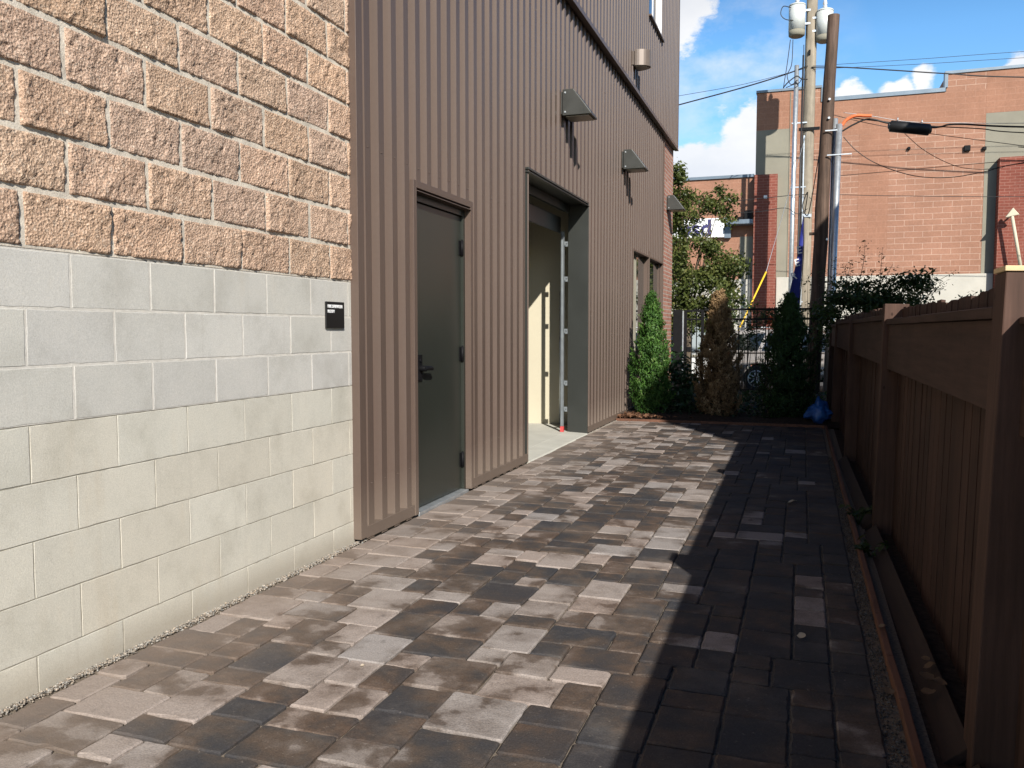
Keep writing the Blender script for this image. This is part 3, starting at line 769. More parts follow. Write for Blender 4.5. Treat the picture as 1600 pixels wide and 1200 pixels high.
# ---- wall lamps
def wedge_lamp(y,x,z,label):
    root=empty('wall_lamp',(x,y,z),label,'wall lamp','wedge shaped wall lamps')
    b=MB()
    pr=[(.02,.0),(.325,.0),(.325,.018),(.135,.27),(.02,.27)]
    b.prism(pr,'y',0,.30); b.build('hood',M['lampgrey'],root,bevel=.004)
    b=MB(); b.box((-.05,.02,.02),(.0195,.28,.25)); b.build('back_plate',M['lampgrey'],root,bevel=.003)
    b=MB(); b.box((.05,.03,-.012),(.30,.27,-.0005)); b.build('lens',M['lens'],root,bevel=.002)
    b=MB()
    for zz in (.035,.235): b.cyl((.05,-.006,zz),(.05,.0,zz),.010,n=8)
    b.parts('screw',M['galv'],root)
    return root
wedge_lamp(8.74,WX,3.52,'grey wedge shaped wall lamp above the open bay, largest of its kind in the photo')
wedge_lamp(11.94,WX,3.53,'grey wedge shaped wall lamp on ribbed metal between the open bay and the window')
wedge_lamp(16.15,-2.485,3.52,'grey wedge shaped wall lamp on the red brick pier')
root=empty('drum_wall_lamp',(UX,12.30,5.07),'bronze half round drum lamp on the upper storey cladding','wall lamp')
b=MB(); n=20
pr=[(.03+.21*math.sin(math.pi*k/n)*1.0, .19-.15*math.cos(math.pi*k/n)) for k in range(n+1)]
b.prism(pr,'z',.0,.23); b.build('shade',M['bronze'],root,bevel=.004)
b=MB(); b.box((-.05,.06,.02),(.029,.32,.21)); b.build('back_plate',M['bronze'],root)
b=MB(); b.prism([(.03+.18*math.sin(math.pi*k/n),.19-.125*math.cos(math.pi*k/n)) for k in range(n+1)],'z',-.008,-.0005); b.build('lens',M['lens'],root)

# ---- text helper
def text(body,size,mat,name='lettering',extr=.001,bold=0.,spacing=1.):
    cu=bpy.data.curves.new(name,'FONT'); cu.body=body; cu.size=size; cu.extrude=extr; cu.offset=bold; cu.space_character=spacing; cu.resolution_u=3
    o=bpy.data.objects.new('tmp',cu); col.objects.link(o)
    bpy.context.view_layer.update()
    me=bpy.data.meshes.new_from_object(o.evaluated_get(bpy.context.evaluated_depsgraph_get()))
    bpy.data.objects.remove(o)
    me.materials.clear(); me.materials.append(mat); me.name=name
    q=bpy.data.objects.new(name,me); col.objects.link(q); return q
# room sign on the block wall (faces +x; text runs along +y)
root=empty('room_sign',(CX+.004,4.10,1.352),'small square black sign with white lettering on the block wall beside the metal corner','sign')
b=MB(); b.box((0,0,-.074),(.010,.195,.074)); b.build('plate',M['signblack'],root,bevel=.002)
FACE_X=Matrix(((0,0,1),(1,0,0),(0,1,0)))     # local x->+y, y->+z, z->+x
for s,z in (('FIRE SPRINKLER',.040),('ROOM',.012)):
    t=text(s,.0245,M['white'],bold=.0006,spacing=.93); t.parent=root
    t.matrix_local=Matrix.Translation((.0106,.014,z))@FACE_X.to_4x4()

# ------------------------------------------------------------------ wooden fence
def wood_fence():
    root=empty('wooden_fence',(.50,6.5,0),'tall dark brown stained board fence along the right side of the yard','fence')
    def fx(y): return .482-.012*(y-2.65)        # front face of the posts: the fence runs very slightly inward
    O=[]
    posts=[-.45,2.65,5.74,8.84,11.95,13.55]
    for k,y in enumerate(posts):
        x=fx(y); h=1.43 if k in(1,2) else 1.40
        if k==5: h=1.22
        b=MB(); b.box((0,0,-.15),(.14,.14,h),c=(1,1,1)); 
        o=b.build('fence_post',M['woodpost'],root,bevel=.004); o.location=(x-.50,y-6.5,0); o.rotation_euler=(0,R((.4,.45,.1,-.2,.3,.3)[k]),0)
        if k==1:
            q=MB(); q.box((-.003,-.006,h+.001),(.146,.146,h+.016)); c=q.build('post_cap',M['rawwood'],o,bevel=.002); c['label']='unpainted pale wood post cap'
    for k,(ya,yb) in enumerate(zip(posts,posts[1:])):
        a=ya+.142; b_=yb-.002; xa=fx(a); xb=fx(b_); dz=(-.05,-.035,-.008,.0,-.03)[k]; d=.036 if k==0 else 0
        def slab(mb,d0,d1,z0,z1,a=a,b_=b_,tn=(1,1,1)):
            P=[]
            for y in (a,b_):
                x=fx(y); P+= [(x+d0,y,z0),(x+d1,y,z0),(x+d1,y,z1),(x+d0,y,z1)]
            mb.idx(P,[(0,1,2,3),(7,6,5,4),(0,4,5,1),(1,5,6,2),(2,6,7,3),(3,7,4,0)],0,tn)
        q=MB(); slab(q,.030+d,.052+d,(.98 if k==0 else 1.04+dz*.4),1.335+dz); O.append(q.build('top_board',M['woodh'],bevel=.003))
        q=MB(); slab(q,.012+d,.052+.05,1.337+dz,1.372+dz-d*.4, a, (a+b_)/2-.002); slab(q,.014+d,.052+.05,1.336+dz,1.370+dz-d*.4,(a+b_)/2+.002,b_); O+=q.parts('top_rail',M['woodh'],bevel=.003)
        # pickets, ragged tops
        q=MB(); y=a; 
        while y<b_-.01:
            w=random.uniform(.137,.143); y2=min(y+w-.003,b_)
            x=fx(y); t=random.uniform(.78,1.18); zt=(1.285 if k==0 else 1.44+dz)+random.gauss(0,.006); d=random.gauss(0,.0015)
            q.idx([(x+.105+d,y,-.06),(x+.123+d,y,-.06),(x+.123+d,y2,-.06),(x+.105+d,y2,-.06),(x+.105+d,y,zt+random.gauss(0,.004)),(x+.123+d,y,zt),(x+.123+d,y2,zt),(x+.105+d,y2,zt+random.gauss(0,.004))],
                  [(0,3,2,1),(4,5,6,7),(0,1,5,4),(1,2,6,5),(2,3,7,6),(3,0,4,7)],0,(t,t,t))
            y+=w
        O.append(q.build('pickets',M['wood'],recalc=False))
        # kick board lying slightly out at the foot
        q=MB(); P=[]
        for y in (a-.07,b_-.03):
            x=fx(y); P+= [(x-.060,y,-.018),(x-.05,y,-.05),(x+.03,y,.025),(x+.012,y,.048)]
        q.idx(P,[(0,1,2,3),(7,6,5,4),(0,4,5,1),(1,5,6,2),(2,6,7,3),(3,7,4,0)],0,(.5,.5,.5)); 
        if k<3: O.append(q.build('kick_board',M['woodh'],bevel=.003))
    adopt(root,O)
    root.rotation_euler=(0,R(1.2),0)
wood_fence()
# soil in the gap between edging and fence
sheet('soil_strip',rect(.30,-1.6,1.6,11.6),M['mulch'],-.02)
def edging(name,path,w,h,label):
    mb=MB(); 
    for (x0,y0),(x1,y1) in zip(path,path[1:]):
        d=Vector((x1-x0,y1-y0)).normalized(); n=Vector((-d.y,d.x))*w/2; g=.003
        a=Vector((x0,y0))+d*g; b=Vector((x1,y1))-d*g
        t=random.uniform(.85,1.1); P=[]
        for z in (-.05,h):
            for q in (a+n,a-n,b-n,b+n): P.append((q.x,q.y,z))
        mb.idx(P,[(0,1,2,3),(7,6,5,4),(0,4,5,1),(1,5,6,2),(2,6,7,3),(3,7,4,0)],0,(t,t,t))
    return tag(mb.build(name,M['edging'],bevel=.003),label,'edging')
edging('wooden_edging',[(.345,-1.2),(.342,1.2),(.345,3.05),(.338,3.45),(.330,5.9),(.318,8.4),(.305,11.62)],.027,.03,'thin reddish cedar edging board running along the foot of the fence')
edging('wooden_edging',[(-2.46,11.64),(-1.3,11.65),(-.2,11.655),(.29,11.64)],.03,.028,'low cedar edging board across the far end of the pavers')

# ------------------------------------------------------------------ planting bed
bd=MB(); nxb,nyb=40,64
for i in range(nxb+1):
    for j in range(nyb+1):
        x=-2.46+i/nxb*3.2; y=11.66+j/nyb*5.6
        bd.v.append((x,y,.01+.05*min(1,(y-11.66)*3)+noise.noise(Vector((x*3,y*3,0)))*.03))
for i in range(nxb):
    for j in range(nyb):
        p=i*(nyb+1)+j; bd.f.append((p,p+nyb+1,p+nyb+2,p+1)); bd.m.append(0); bd.c.append((1,1,1)); bd.sm.append(True)
tag(bd.build('planting_bed',M['mulch'],recalc=False),kind='structure')
# leaf litter in the sunlit corner of the bed and mulch chips
n=520; P=np.stack([-2.44+np.abs(rng.normal(size=n))*.28,11.68+np.abs(rng.normal(size=n))*.22,np.full(n,.045)+rng.random(n)*.02],1)
nn=rng.normal(size=(n,3))*.5; nn[:,2]+=1
tag(leaf_mesh('leaf_litter',P,nn,.03+.05*rng.random(n),M['litter'],None,.6),'reddish fallen leaves and bark chips in the bed corner by the metal wall','leaf litter',kind='stuff')

arborvitae(-2.10,12.38,1.84,.275,M['arb'],'bright green columnar arborvitae in front of the window beside the metal wall',n=24000,seed=1)
arborvitae(-1.13,12.35,1.86,.30,M['arb_brown'],'dead brown columnar arborvitae between the two green ones',n=30000,seed=2,lean=.0)
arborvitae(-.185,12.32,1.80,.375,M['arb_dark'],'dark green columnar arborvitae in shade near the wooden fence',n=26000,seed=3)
# green patch still alive on the dead one's right flank
def shrub(name,x,y,cl,n,size,mat,label,cat='shrub',group=None,stems=6,aspect=.5,flat=.6):
    root=empty(name,(x,y,0),label,cat,group)
    b=MB()
    for k in range(stems):
        c=cl[k%len(cl)][0]; b.tube([(random.uniform(-.04,.04),random.uniform(-.04,.04),0),(c[0]*.5,c[1]*.5,c[2]*.55),c],[.012,.009,.004],6)
    b.build('stem',M['bark'],root)
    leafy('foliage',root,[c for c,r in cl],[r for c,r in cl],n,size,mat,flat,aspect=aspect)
    return root
shrub('rhododendron',-1.72,12.75,[((-.05,0,.62),.20),((.12,.1,.5),.2),((-.14,.05,.35),.2),((.1,-.1,.25),.22),((0,0,.8),.12)],650,.11,M['leafdark'],'dark broadleaf shrub growing between the bright green and the dead arborvitae',aspect=.4)
n=2200; P=np.stack([-2.0+2.3*rng.random(n),12.1+1.4*rng.random(n),.06+.20*rng.random(n)**1.5],1); nn=rng.normal(size=(n,3))*.5; nn[:,2]+=.8
tag(leaf_mesh('ground_cover',P,nn,.03+.05*rng.random(n),M['leafdark'],None,.5),'low dark ground cover leaves under the arborvitae','ground cover',kind='stuff')
n=2600; P=np.stack([-2.2+2.7*rng.random(n),13.9+2.6*rng.random(n),.04+.10*rng.random(n)**1.3],1); nn=rng.normal(size=(n,3))*.5; nn[:,2]+=.8
tag(leaf_mesh('ground_cover',P,nn,.04+.06*rng.random(n),M['leafdark'],None,.5),'taller dark ground cover at the back of the bed along the iron fence','ground cover',kind='stuff')

# blue bag at the corner by the fence
def blue_bag():
    bm=bmesh.new(); bmesh.ops.create_icosphere(bm,subdivisions=4,radius=1)
    for v in bm.verts:
        c=v.co.copy(); f=noise.fractal(c*2.3+Vector((3,1,2)),1,2,4)*.22
        top=max(0,c.z); v.co=Vector((c.x*.17*(1+f*1.5)*(1-.15*top),c.y*.17*(1+f)*(1-.2*top),max(-.6,c.z)*.16*(1+f*2.2)*(1+.3*math.sin(c.x*4+1))))
        v.co.z+=.115
    me=bpy.data.meshes.new('plastic_bag'); bm.to_mesh(me); bm.free(); me.materials.append(M['bluebag'])
    ca=me.color_attributes.new('tint','FLOAT_COLOR','CORNER')
    for p in me.polygons: p.use_smooth=True
    o=bpy.data.objects.new('plastic_bag',me); col.objects.link(o); o.location=(.215,11.98,.03)
    tag(o,'crumpled blue plastic bag lying in the bed corner against the wooden fence','bag')
blue_bag()

# ------------------------------------------------------------------ iron fence and gate
FY=16.95
def iron_fence():
    root=empty('iron_fence',(-.6,FY,0),'black iron picket fence across the back of the planting bed','fence')
    b=MB(); b.box((-1.83,FY-.02,1.64),(.245,FY+.02,1.68)); b.box((-1.83,FY-.016,1.455),(.245,FY+.016,1.49)); b.box((-1.83,FY-.016,.08),(.245,FY+.016,.12)); rl=b.parts('rail',M['black'])
    O=list(rl)
    x=-1.83+.16
    while x<.2:
        p=MB(); p.box((x-.009,FY-.009,.121),(x+.009,FY+.009,1.454)); p.box((x-.009,FY-.009,1.491),(x+.009,FY+.009,1.639)); O.append(p.build('picket',M['black'])); x+=.165
    for x in (.245,):
        p=MB(); p.box((x,FY-.035,-.1),(x+.07,FY+.035,1.70)); p.box((x-.006,FY-.041,1.70),(x+.076,FY+.041,1.72)); O.append(p.build('post',M['black'],bevel=.004))
    adopt(root,O)
    root=empty('iron_gate',(-2.1,FY,0),'black iron gate with wide posts next to the brick pier','gate')
    O=[]
    p=MB(); p.box((-2.44,FY-.06,-.1),(-2.262,FY+.04,1.665)); O.append(p.build('post',M['black'],bevel=.005))
    p=MB(); p.box((-2.258,FY-.03,.05),(-2.235,FY+.03,1.64)); O.append(p.build('strike_plate',M['galv']))
    p=MB(); p.box((-2.228,FY-.025,.06),(-2.175,FY+.025,1.66)); p.box((-1.90,FY-.025,.06),(-1.845,FY+.025,1.66)); p.box((-2.174,FY-.02,1.62),(-1.901,FY+.02,1.66)); p.box((-2.174,FY-.018,1.455),(-1.901,FY+.018,1.49)); p.box((-2.174,FY-.018,.08),(-1.901,FY+.018,.12)); O.append(p.build('gate_frame',M['black'],bevel=.002))
    for x in (-2.08,-1.985):
        p=MB(); p.box((x-.009,FY-.009,.121),(x+.009,FY+.009,1.454)); p.box((x-.009,FY-.009,1.491),(x+.009,FY+.009,1.619)); O.append(p.build('picket',M['black']))
    p=MB(); p.box((-2.168,FY-.045,.83),(-2.09,FY-.01,.93)); O.append(p.build('lock_box',M['black'],bevel=.004))
    adopt(root,O)
iron_fence()

# ------------------------------------------------------------------ trees and shrubs at the street
def street_tree():
    root=empty('street_tree',(-2.6,20.3,-.36),'leafy green street tree with reddish tips behind the metal building','tree')
    tips=[(-.5,.0,5.35),(-.62,.0,5.0),(-.2,0,5.1),(-.55,.1,4.65),(-.15,0,4.5),(-.35,.1,4.9),(-.6,0,4.3),(.0,-.2,4.35),(.45,.05,4.0),(.75,0,4.75),(.62,0,4.45),(.55,.1,4.15),(-.2,-.3,3.7),(.3,.2,3.5),(-.6,.1,3.2),(.15,-.35,3.1),(.55,-.1,2.95),(.8,-.1,2.65),(-.3,-.3,2.5),(.35,.2,2.35),(.75,0,2.2),(-.7,0,2.2),(.1,-.2,1.95),(-.35,.1,1.75),(.7,.1,1.85),(-.05,.3,4.7),(.78,0,3.2)]
    b=MB(); b.tube([(0,0,0),(.03,0,1.2),(-.05,.02,2.6),(-.1,0,3.9),(-.3,0,4.8)],[.10,.085,.06,.035,.012],10)
    branches(b,(0,0,.6),2.6,tips,.05,6); b.build('trunk',M['bark'],root)
    C=[];Rr=[]
    for t in tips:
        big=t[2]<4.4; cn=0
        for k in range(9 if big else 6):
            s=.24 if big else .14
            q_=(t[0]+random.gauss(0,s),t[1]+random.gauss(0,s),t[2]+random.gauss(0,s*.8))
            if .25<q_[0]<.85 and 3.74<q_[2]<4.26: continue
            C.append(q_); q=random.uniform(.17,.31) if big else random.uniform(.13,.22); Rr.append((q,q,q*.75))
    leafy('crown',root,C,Rr,25000,.082,M['leaf'],.35,.42)
street_tree()
def vine_bush():
    root=empty('vine_bush',(1.3,16.2,0),'dark sprawling bush with thin leafy shoots rising above the wooden fence','bush')
    C=[];Rr=[]
    for k in range(80):
        x=random.uniform(-.98,.72); top=2.22-.14*abs(x+.1)+random.gauss(0,.08)
        C.append((x,random.gauss(0,.25),random.uniform(1.05,top))); q=random.uniform(.12,.24); Rr.append((q*1.25,q,q*.75))
    b=MB()
    for k in range(12):
        c=C[k*4]; b.tube([(c[0]*.4,c[1]*.5,0),(c[0]*.7,c[1],c[2]*.5),c],[.02,.014,.005],6)
    shoots=[((-.82,0,1.8),(-.78,.05,2.55),13),((-.62,0,1.8),(-.50,.0,2.5),14),((-.42,0,1.9),(-.30,.0,2.85),18),((-.25,0,1.9),(-.16,0,2.35),10),((.05,0,1.9),(.16,0,2.42),12),((-.06,0,1.8),(-.01,.1,2.72),13),((.3,0,1.8),(.52,0,2.25),8),((.45,0,1.75),(1.15,0,2.28),12),((.55,0,1.7),(1.0,.0,2.10),9),((-.9,0,1.7),(-1.02,0,2.35),10),((.62,0,1.65),(.95,0,1.98),8),((-.55,0,1.9),(-.66,0,2.42),9)]
    LP=[];LN=[];LS=[]
    for a,t,n in shoots:
        a=Vector(a);t=Vector(t); m=a.lerp(t,.5)+Vector((random.uniform(-.06,.06),random.uniform(-.05,.05),.06))
        b.tube([a,m,t],[.007,.005,.002],5)
        for k in range(n*4):
            q=random.random(); p=(a.lerp(m,q*2) if q<.5 else m.lerp(t,q*2-1))
            LP.append((p.x+random.gauss(0,.055),p.y+random.gauss(0,.05),p.z+random.gauss(0,.02))); LN.append((random.gauss(0,.4),random.gauss(0,.6),1)); LS.append(random.uniform(.045,.095))
    b.build('stem',M['bark'],root)
    leafy('foliage',root,C,Rr,6800,.085,M['sprig'],.5,.35,.45)
    leaf_mesh('shoot_leaves',np.array(LP),np.array(LN),np.array(LS),M['sprig'],root,.32)
vine_bush()
def hedge():
    root=empty('hedge',(3.2,20.5,-.36),'long dark hedge behind the wooden fence below the white wall band','hedge')
    C=[];Rr=[]
    for k in range(90):
        x=random.uniform(-2.3,2.4); C.append((x,random.gauss(0,.3),random.uniform(.7,2.30)-.0)); q=random.uniform(.18,.32); Rr.append((q*1.5,q,q*.6))
    b=MB()
    for k in range(10): b.tube([(-2+k*.42,0,0),(-2+k*.42+random.uniform(-.1,.1),0,1.6)],[.03,.01],6)
    b.build('stem',M['bark'],root)
    leafy('foliage',root,C,Rr,9000,.09,M['leafdark'],.3,.3,.4)
hedge()
def sparse_bush(x,y,w,h,n,label,reds=0,base=.4):
    root=empty('garden_shrub',(x,y,-.30),label,'shrub')
    C=[];Rr=[]
    for k in range(24):
        C.append((random.uniform(-w,w),random.gauss(0,.2),random.uniform(base,h))); q=random.uniform(.10,.2); Rr.append((q*1.3,q,q*.7))
    b=MB()
    for c in C[::2]: b.tube([(c[0]*.3,c[1]*.3,0),(c[0]*.8,c[1],c[2]*.6),c],[.014,.009,.003],5)
    b.build('stem',M['bark'],root)
    leafy('foliage',root,C,Rr,n,.075,M['sprig'],.5,.35,.42)
    if reds:
        f=[(random.gauss(.06,.09),random.gauss(-.25,.05),1.62+random.gauss(0,.08)) for k in range(4)]
        
        tag(leafy('flowers',root,f,[.09]*4,reds,.06,M['leafred'],.4,.4,.8),kind='stuff')
sparse_bush(-1.25,18.6,.42,2.35,900,'thin leafy shrub in front of the white wall left of the red brick pier')
sparse_bush(-.72,18.4,.36,1.95,1100,'leafy green shrub with a cluster of red flowers behind the iron fence',reds=60,base=1.15)
sparse_bush(.10,20.2,.28,2.75,330,'airy shrub with bare twigs around the blue flag',base=1.3)

# ------------------------------------------------------------------ poles, transformers, cables
def onY(u,v,Y):
    f=1320;H=1.27;p=math.atan(85/f);yw=R(18.98)
    x=(u-800)/f;y=-(v-600)/f;c,s=math.cos(p),math.sin(p)
    fw=c+y*s;up=y*c-s
    X=-math.sin(yw)*fw+math.cos(yw)*x;Yy=math.cos(yw)*fw+math.sin(yw)*x
    t=Y/Yy; return (X*t,Y,H+up*t)
PY=30.2
root=empty('utility_pole',(-.02,PY,-.32),'weathered grey wooden utility pole carrying two transformers','utility pole')
b=MB(); b.tube([(0,0,0),(.02,0,4),(.05,0,9),(.10,0,15)],[.215,.20,.185,.165],16); b.build('pole',M['pole_grey'],root)
b=MB(); b.tube([(-.42,-.16,.1),(-.40,-.16,5),(-.36,-.16,10.3)],[.075,.075,.075],12); 
for z in (2.5,6.3,8.4): b.box((-.48,-.20,z),(.0,-.12,z+.04))
cd=b.build('conduit',M['galv'],root)
b=MB(); b.box((-.07,-.22,5.32),(.20,-.19,5.42)); b.box((-.10,-.21,1.5),(-.06,-.19,8)); b.parts('hardware',M['galv'],root)
b=MB(); b.box((.0,-.22,10.6),(.06,-.1,10.75)); b.box((-.26,-.22,8.15),(.4,-.17,8.25)); b.parts('bracket',M['black'],root)
b=MB(); b.tube([(-.21,-.20,.3),(-.20,-.2,4),(-.16,-.2,10.6)],[.03,.03,.03],8); b.build('ground_wire_moulding',M['cable'],root)
def transformer(x,z,h,label):
    r=empty('transformer',(x,PY-.12,z),label,'transformer','pole mounted transformers')
    b=MB(); b.cyl((0,0,0),(0,0,h),.265,.265,22); b.tube([(0,0,h),(0,0,h+.05),(0,0,h+.09)],[.275,.26,.12],22); b.build('tank',M['trans'],r)
    b=MB(); b.tube([(0,0,h+.09),(0,0,h+.14),(0,0,h+.17),(0,0,h+.22),(0,0,h+.25),(0,0,h+.36),(0,0,h+.42)],[.04,.035,.08,.035,.075,.05,.02],12); b.build('bushing',M['porcelain'],r)
    b=MB(); s=1 if x<0 else -1; b.box((s*.24,-.05,h*.2),(s*.42,.05,h*.28)); b.box((s*.24,-.05,h*.75),(s*.42,.05,h*.83)); b.parts('mounting_bracket',M['galv'],r)
    b=MB(); b.tube([(0,0,-.20),(0,0,-.16),(0,0,-.001)],[.20,.255,.262],20); b.build('tank_bottom',M['fargrey'],r)
    return r
q=onY(1245,50,PY); transformer(q[0],q[2],.78,'grey pole transformer on the left of the grey utility pole')
q=onY(1287,58,PY); transformer(q[0]+.02,q[2],.76,'grey pole transformer between the grey and the brown utility poles')

BY=17.6
p0=onY(1268,640,BY); p1=onY(1302,24,BY)
root=empty('utility_pole',(p0[0],BY,-.1),'dark brown leaning stub of a utility pole just behind the iron fence','utility pole')
dx=p1[0]-p0[0]; hh=p1[2]+.1
b=MB(); 
pts=[];rad=[]
for k in range(13):
    q=k/12; pts.append((dx*q+random.gauss(0,.006),random.gauss(0,.006),hh*q)); rad.append(.142-.032*q+random.gauss(0,.002))
b.tube(pts,rad,18); b.build('pole',M['pole_brown'],root)
b=MB()
for (uu,vv) in ((1296,158),(1295,187),(1292,375)):
    c=onY(uu,vv,BY); b.cyl((c[0]-p0[0],-.16,c[2]+.1),(c[0]-p0[0],-.10,c[2]+.1),.022,n=10)
b.parts('bolt',M['galv'],root)
b=MB(); c=onY(1276,366,BY); b.box((c[0]-p0[0]-.14,-.1,c[2]+.08),(c[0]-p0[0]+.0,-.02,c[2]+.13)); b.build('step_block',M['pole_brown'],root)
# riser conduits on stand-off brackets beside the brown pole
root=empty('riser_conduit',(p0[0]+.35,BY,-.1),'pair of grey riser conduits standing beside the brown utility pole','conduit')
c0=onY(1298,520,BY); c1=onY(1311,196,BY); c2=onY(1296,520,BY); c3=onY(1307,184,BY)
b=MB(); b.tube([(c0[0]-p0[0]-.35-.02,-.10,0),(c0[0]-p0[0]-.35,-.10,c0[2]+.1),(c1[0]-p0[0]-.35,-.10,c1[2]+.1)],[.058]*3,14); b.build('pipe',M['galv'],root)
b=MB(); b.tube([(c2[0]-p0[0]-.35-.05,.06,0),(c2[0]-p0[0]-.37,.06,c2[2]+.1),(c3[0]-p0[0]-.37,.06,c3[2]+.1)],[.05]*3,12); b.build('pipe',M['galv'],root)
b=MB()
for v in (243,205):
    c=onY(1311 if v==243 else 1308,v,BY); b.box((c[0]-p0[0]-.35-.22,-.165,c[2]+.08),(c[0]-p0[0]-.35+(.22 if v==243 else .0),-.150,c[2]+.10))
b.parts('standoff_bracket',M['galv'],root)

def cable(name,pts,r,mat,label,cat='cable',group='overhead cables',Ys=None,smooth=True):
    P=[]
    if pts[-1][0]>=1600:
        (ua,va),(ub,vb)=pts[-2],pts[-1]; pts=list(pts)+[(2300,vb+(vb-va)/(ub-ua)*(2300-ub)*.6-10)]
    for i,(uu,vv) in enumerate(pts):
        Y=Ys if not isinstance(Ys,(list,tuple)) else Ys[i]
        P.append(Vector(onY(uu,vv,Y)))
    Q=[]
    for i in range(len(P)-1):
        a=P[max(i-1,0)];b_=P[i];c=P[i+1];d=P[min(i+2,len(P)-1)]
        for k in range(8):
            t=k/8; Q.append(.5*((2*b_)+(-a+c)*t+(2*a-5*b_+4*c-d)*t*t+(-a+3*b_-3*c+d)*t**3))
    Q.append(P[-1])
    mb=MB(); mb.tube(Q,r,6); o=mb.build(name,mat); return tag(o,label,cat,group)
cb=M['cable']
cable('overhead_cable',[(940,196),(1060,164),(1160,137),(1225,117),(1262,103)],.022,cb,'thick black cable from behind the metal building to the grey pole',Ys=PY-.2)
cable('overhead_cable',[(940,172),(1060,150),(1160,132),(1258,107)],.008,cb,'thin wire just above the thick cable left of the grey pole',Ys=PY-.2)
cable('overhead_cable',[(1268,105),(1315,105),(1400,110),(1480,115),(1620,121)],.020,cb,'black service cable from the grey pole sagging right across the blue sky',Ys=PY-.2)
cable('overhead_cable',[(1270,103),(1440,92),(1640,78)],.007,cb,'upper of two hairline wires rising to the right in the blue sky',Ys=PY-.2)
cable('overhead_cable',[(1270,108),(1440,100),(1640,88)],.007,cb,'lower of two hairline wires rising to the right in the blue sky',Ys=PY-.2)
cable('overhead_cable',[(1316,205),(1335,194),(1358,186),(1392,193),(1452,199),(1470,198),(1500,194),(1640,199)],.017,cb,'thick telephone cable passing through the black splice case',Ys=BY)
cable('overhead_cable',[(1330,184),(1380,190),(1455,197),(1530,201),(1640,209)],.010,cb,'middle cable running right just under the thick telephone cable',Ys=BY+.05)
cable('overhead_cable',[(1300,179),(1340,189),(1390,199),(1455,209),(1600,228),(1640,233)],.006,cb,'thin cable slanting down to the right below the splice case',Ys=BY+.1)
cable('overhead_cable',[(1318,176),(1360,181),(1420,190),(1500,192),(1640,192)],.005,M['galv'],'thin steel strand above the splice case',Ys=BY+.02)
cable('overhead_cable',[(1318,214),(1340,237),(1375,258),(1430,275),(1485,277),(1540,268),(1640,248)],.008,cb,'loose wire drooping lowest in a long curve in front of the orange wall',Ys=BY+.2)
cable('overhead_cable',[(1412,207),(1440,232),(1475,252),(1510,263),(1560,263),(1640,250)],.006,cb,'loose wire drooping from the splice case to the right',Ys=BY+.25)
cable('overhead_cable',[(1306,275),(1400,267),(1500,258),(1640,248)],.006,cb,'straight wire rising slightly to the right below the drooping wires',Ys=BY+.3)
cable('overhead_cable',[(1000,326),(1080,319),(1160,313),(1238,305),(1262,304)],.012,cb,'dark wire crossing the orange wall left of the poles, upper of two',Ys=PY-.3)
cable('overhead_cable',[(1000,345),(1080,337),(1180,331),(1226,325),(1246,334),(1262,326)],.012,cb,'dark wire with a loop crossing the orange wall left of the poles, lower of two',Ys=PY-.3)
cable('overhead_cable',[(1268,303),(1310,304),(1400,306),(1640,307)],.010,cb,'level wire crossing the orange wall halfway up, right of the poles',Ys=PY-.3)
cable('overhead_cable',[(1288,187),(1280,240),(1270,300),(1262,336),(1254,322),(1262,300),(1258,330)],.010,cb,'black drop wire hanging down beside the brown pole',Ys=BY+.3)
cable('overhead_cable',[(1236,12),(1224,10),(1220,22),(1227,30),(1240,32)],.014,cb,'small looped jumper wire on the left transformer',Ys=PY-.35)
cable('overhead_cable',[(1235,62),(1230,100),(1226,125),(1224,138)],.014,cb,'leftmost dark lead hanging below the left transformer',Ys=PY-.3)
cable('overhead_cable',[(1239,62),(1237,100),(1230,118),(1236,132),(1246,125)],.014,cb,'dark lead curling from the left transformer to the conduit top',Ys=PY-.3)
cable('overhead_cable',[(1256,70),(1255,110),(1250,128),(1240,132),(1228,137)],.014,cb,'dark lead between the conduit top and the grey pole',Ys=PY-.35)
# drip-loop cluster on the conduit top
cable('overhead_cable',[(1224,137),(1232,128),(1245,119),(1252,123),(1262,124)],.020,cb,'bunched black lead entering the conduit weatherhead',Ys=PY-.4)
# orange guards
o=cable('cable_guard',[(1316,196),(1322,188),(1336,181),(1352,181),(1362,181)],.030,M['orange'],'orange plastic guard over the cable beside the brown pole','cable guard',None,Ys=BY-.04)
# splice case
a=Vector(onY(1390,197,BY-.02)); d=Vector(onY(1453,203,BY-.02))
root=empty('splice_case',a,'black tubular splice case hanging on the cable over the orange wall','splice case')
v=d-a; b=MB(); b.tube([(0,0,0),tuple(v*.02),tuple(v*.98),tuple(v)],[.085,.105,.105,.085],18); b.build('body',M['cable'],root)
b=MB(); b.tube([tuple(v*.0-Vector((.03,0,0))),tuple(v*.0)],[.04,.08],12); b.tube([tuple(v),tuple(v+Vector((.03,0,0)))],[.08,.04],12); b.parts('end_cap',M['cable'],root)
b=MB()
for q in (.2,.8): b.tube([tuple(v*q+Vector((0,0,.10))),tuple(v*q+Vector((0,0,.17)))],[.012,.012],6)
b.parts('hanger',M['galv'],root)
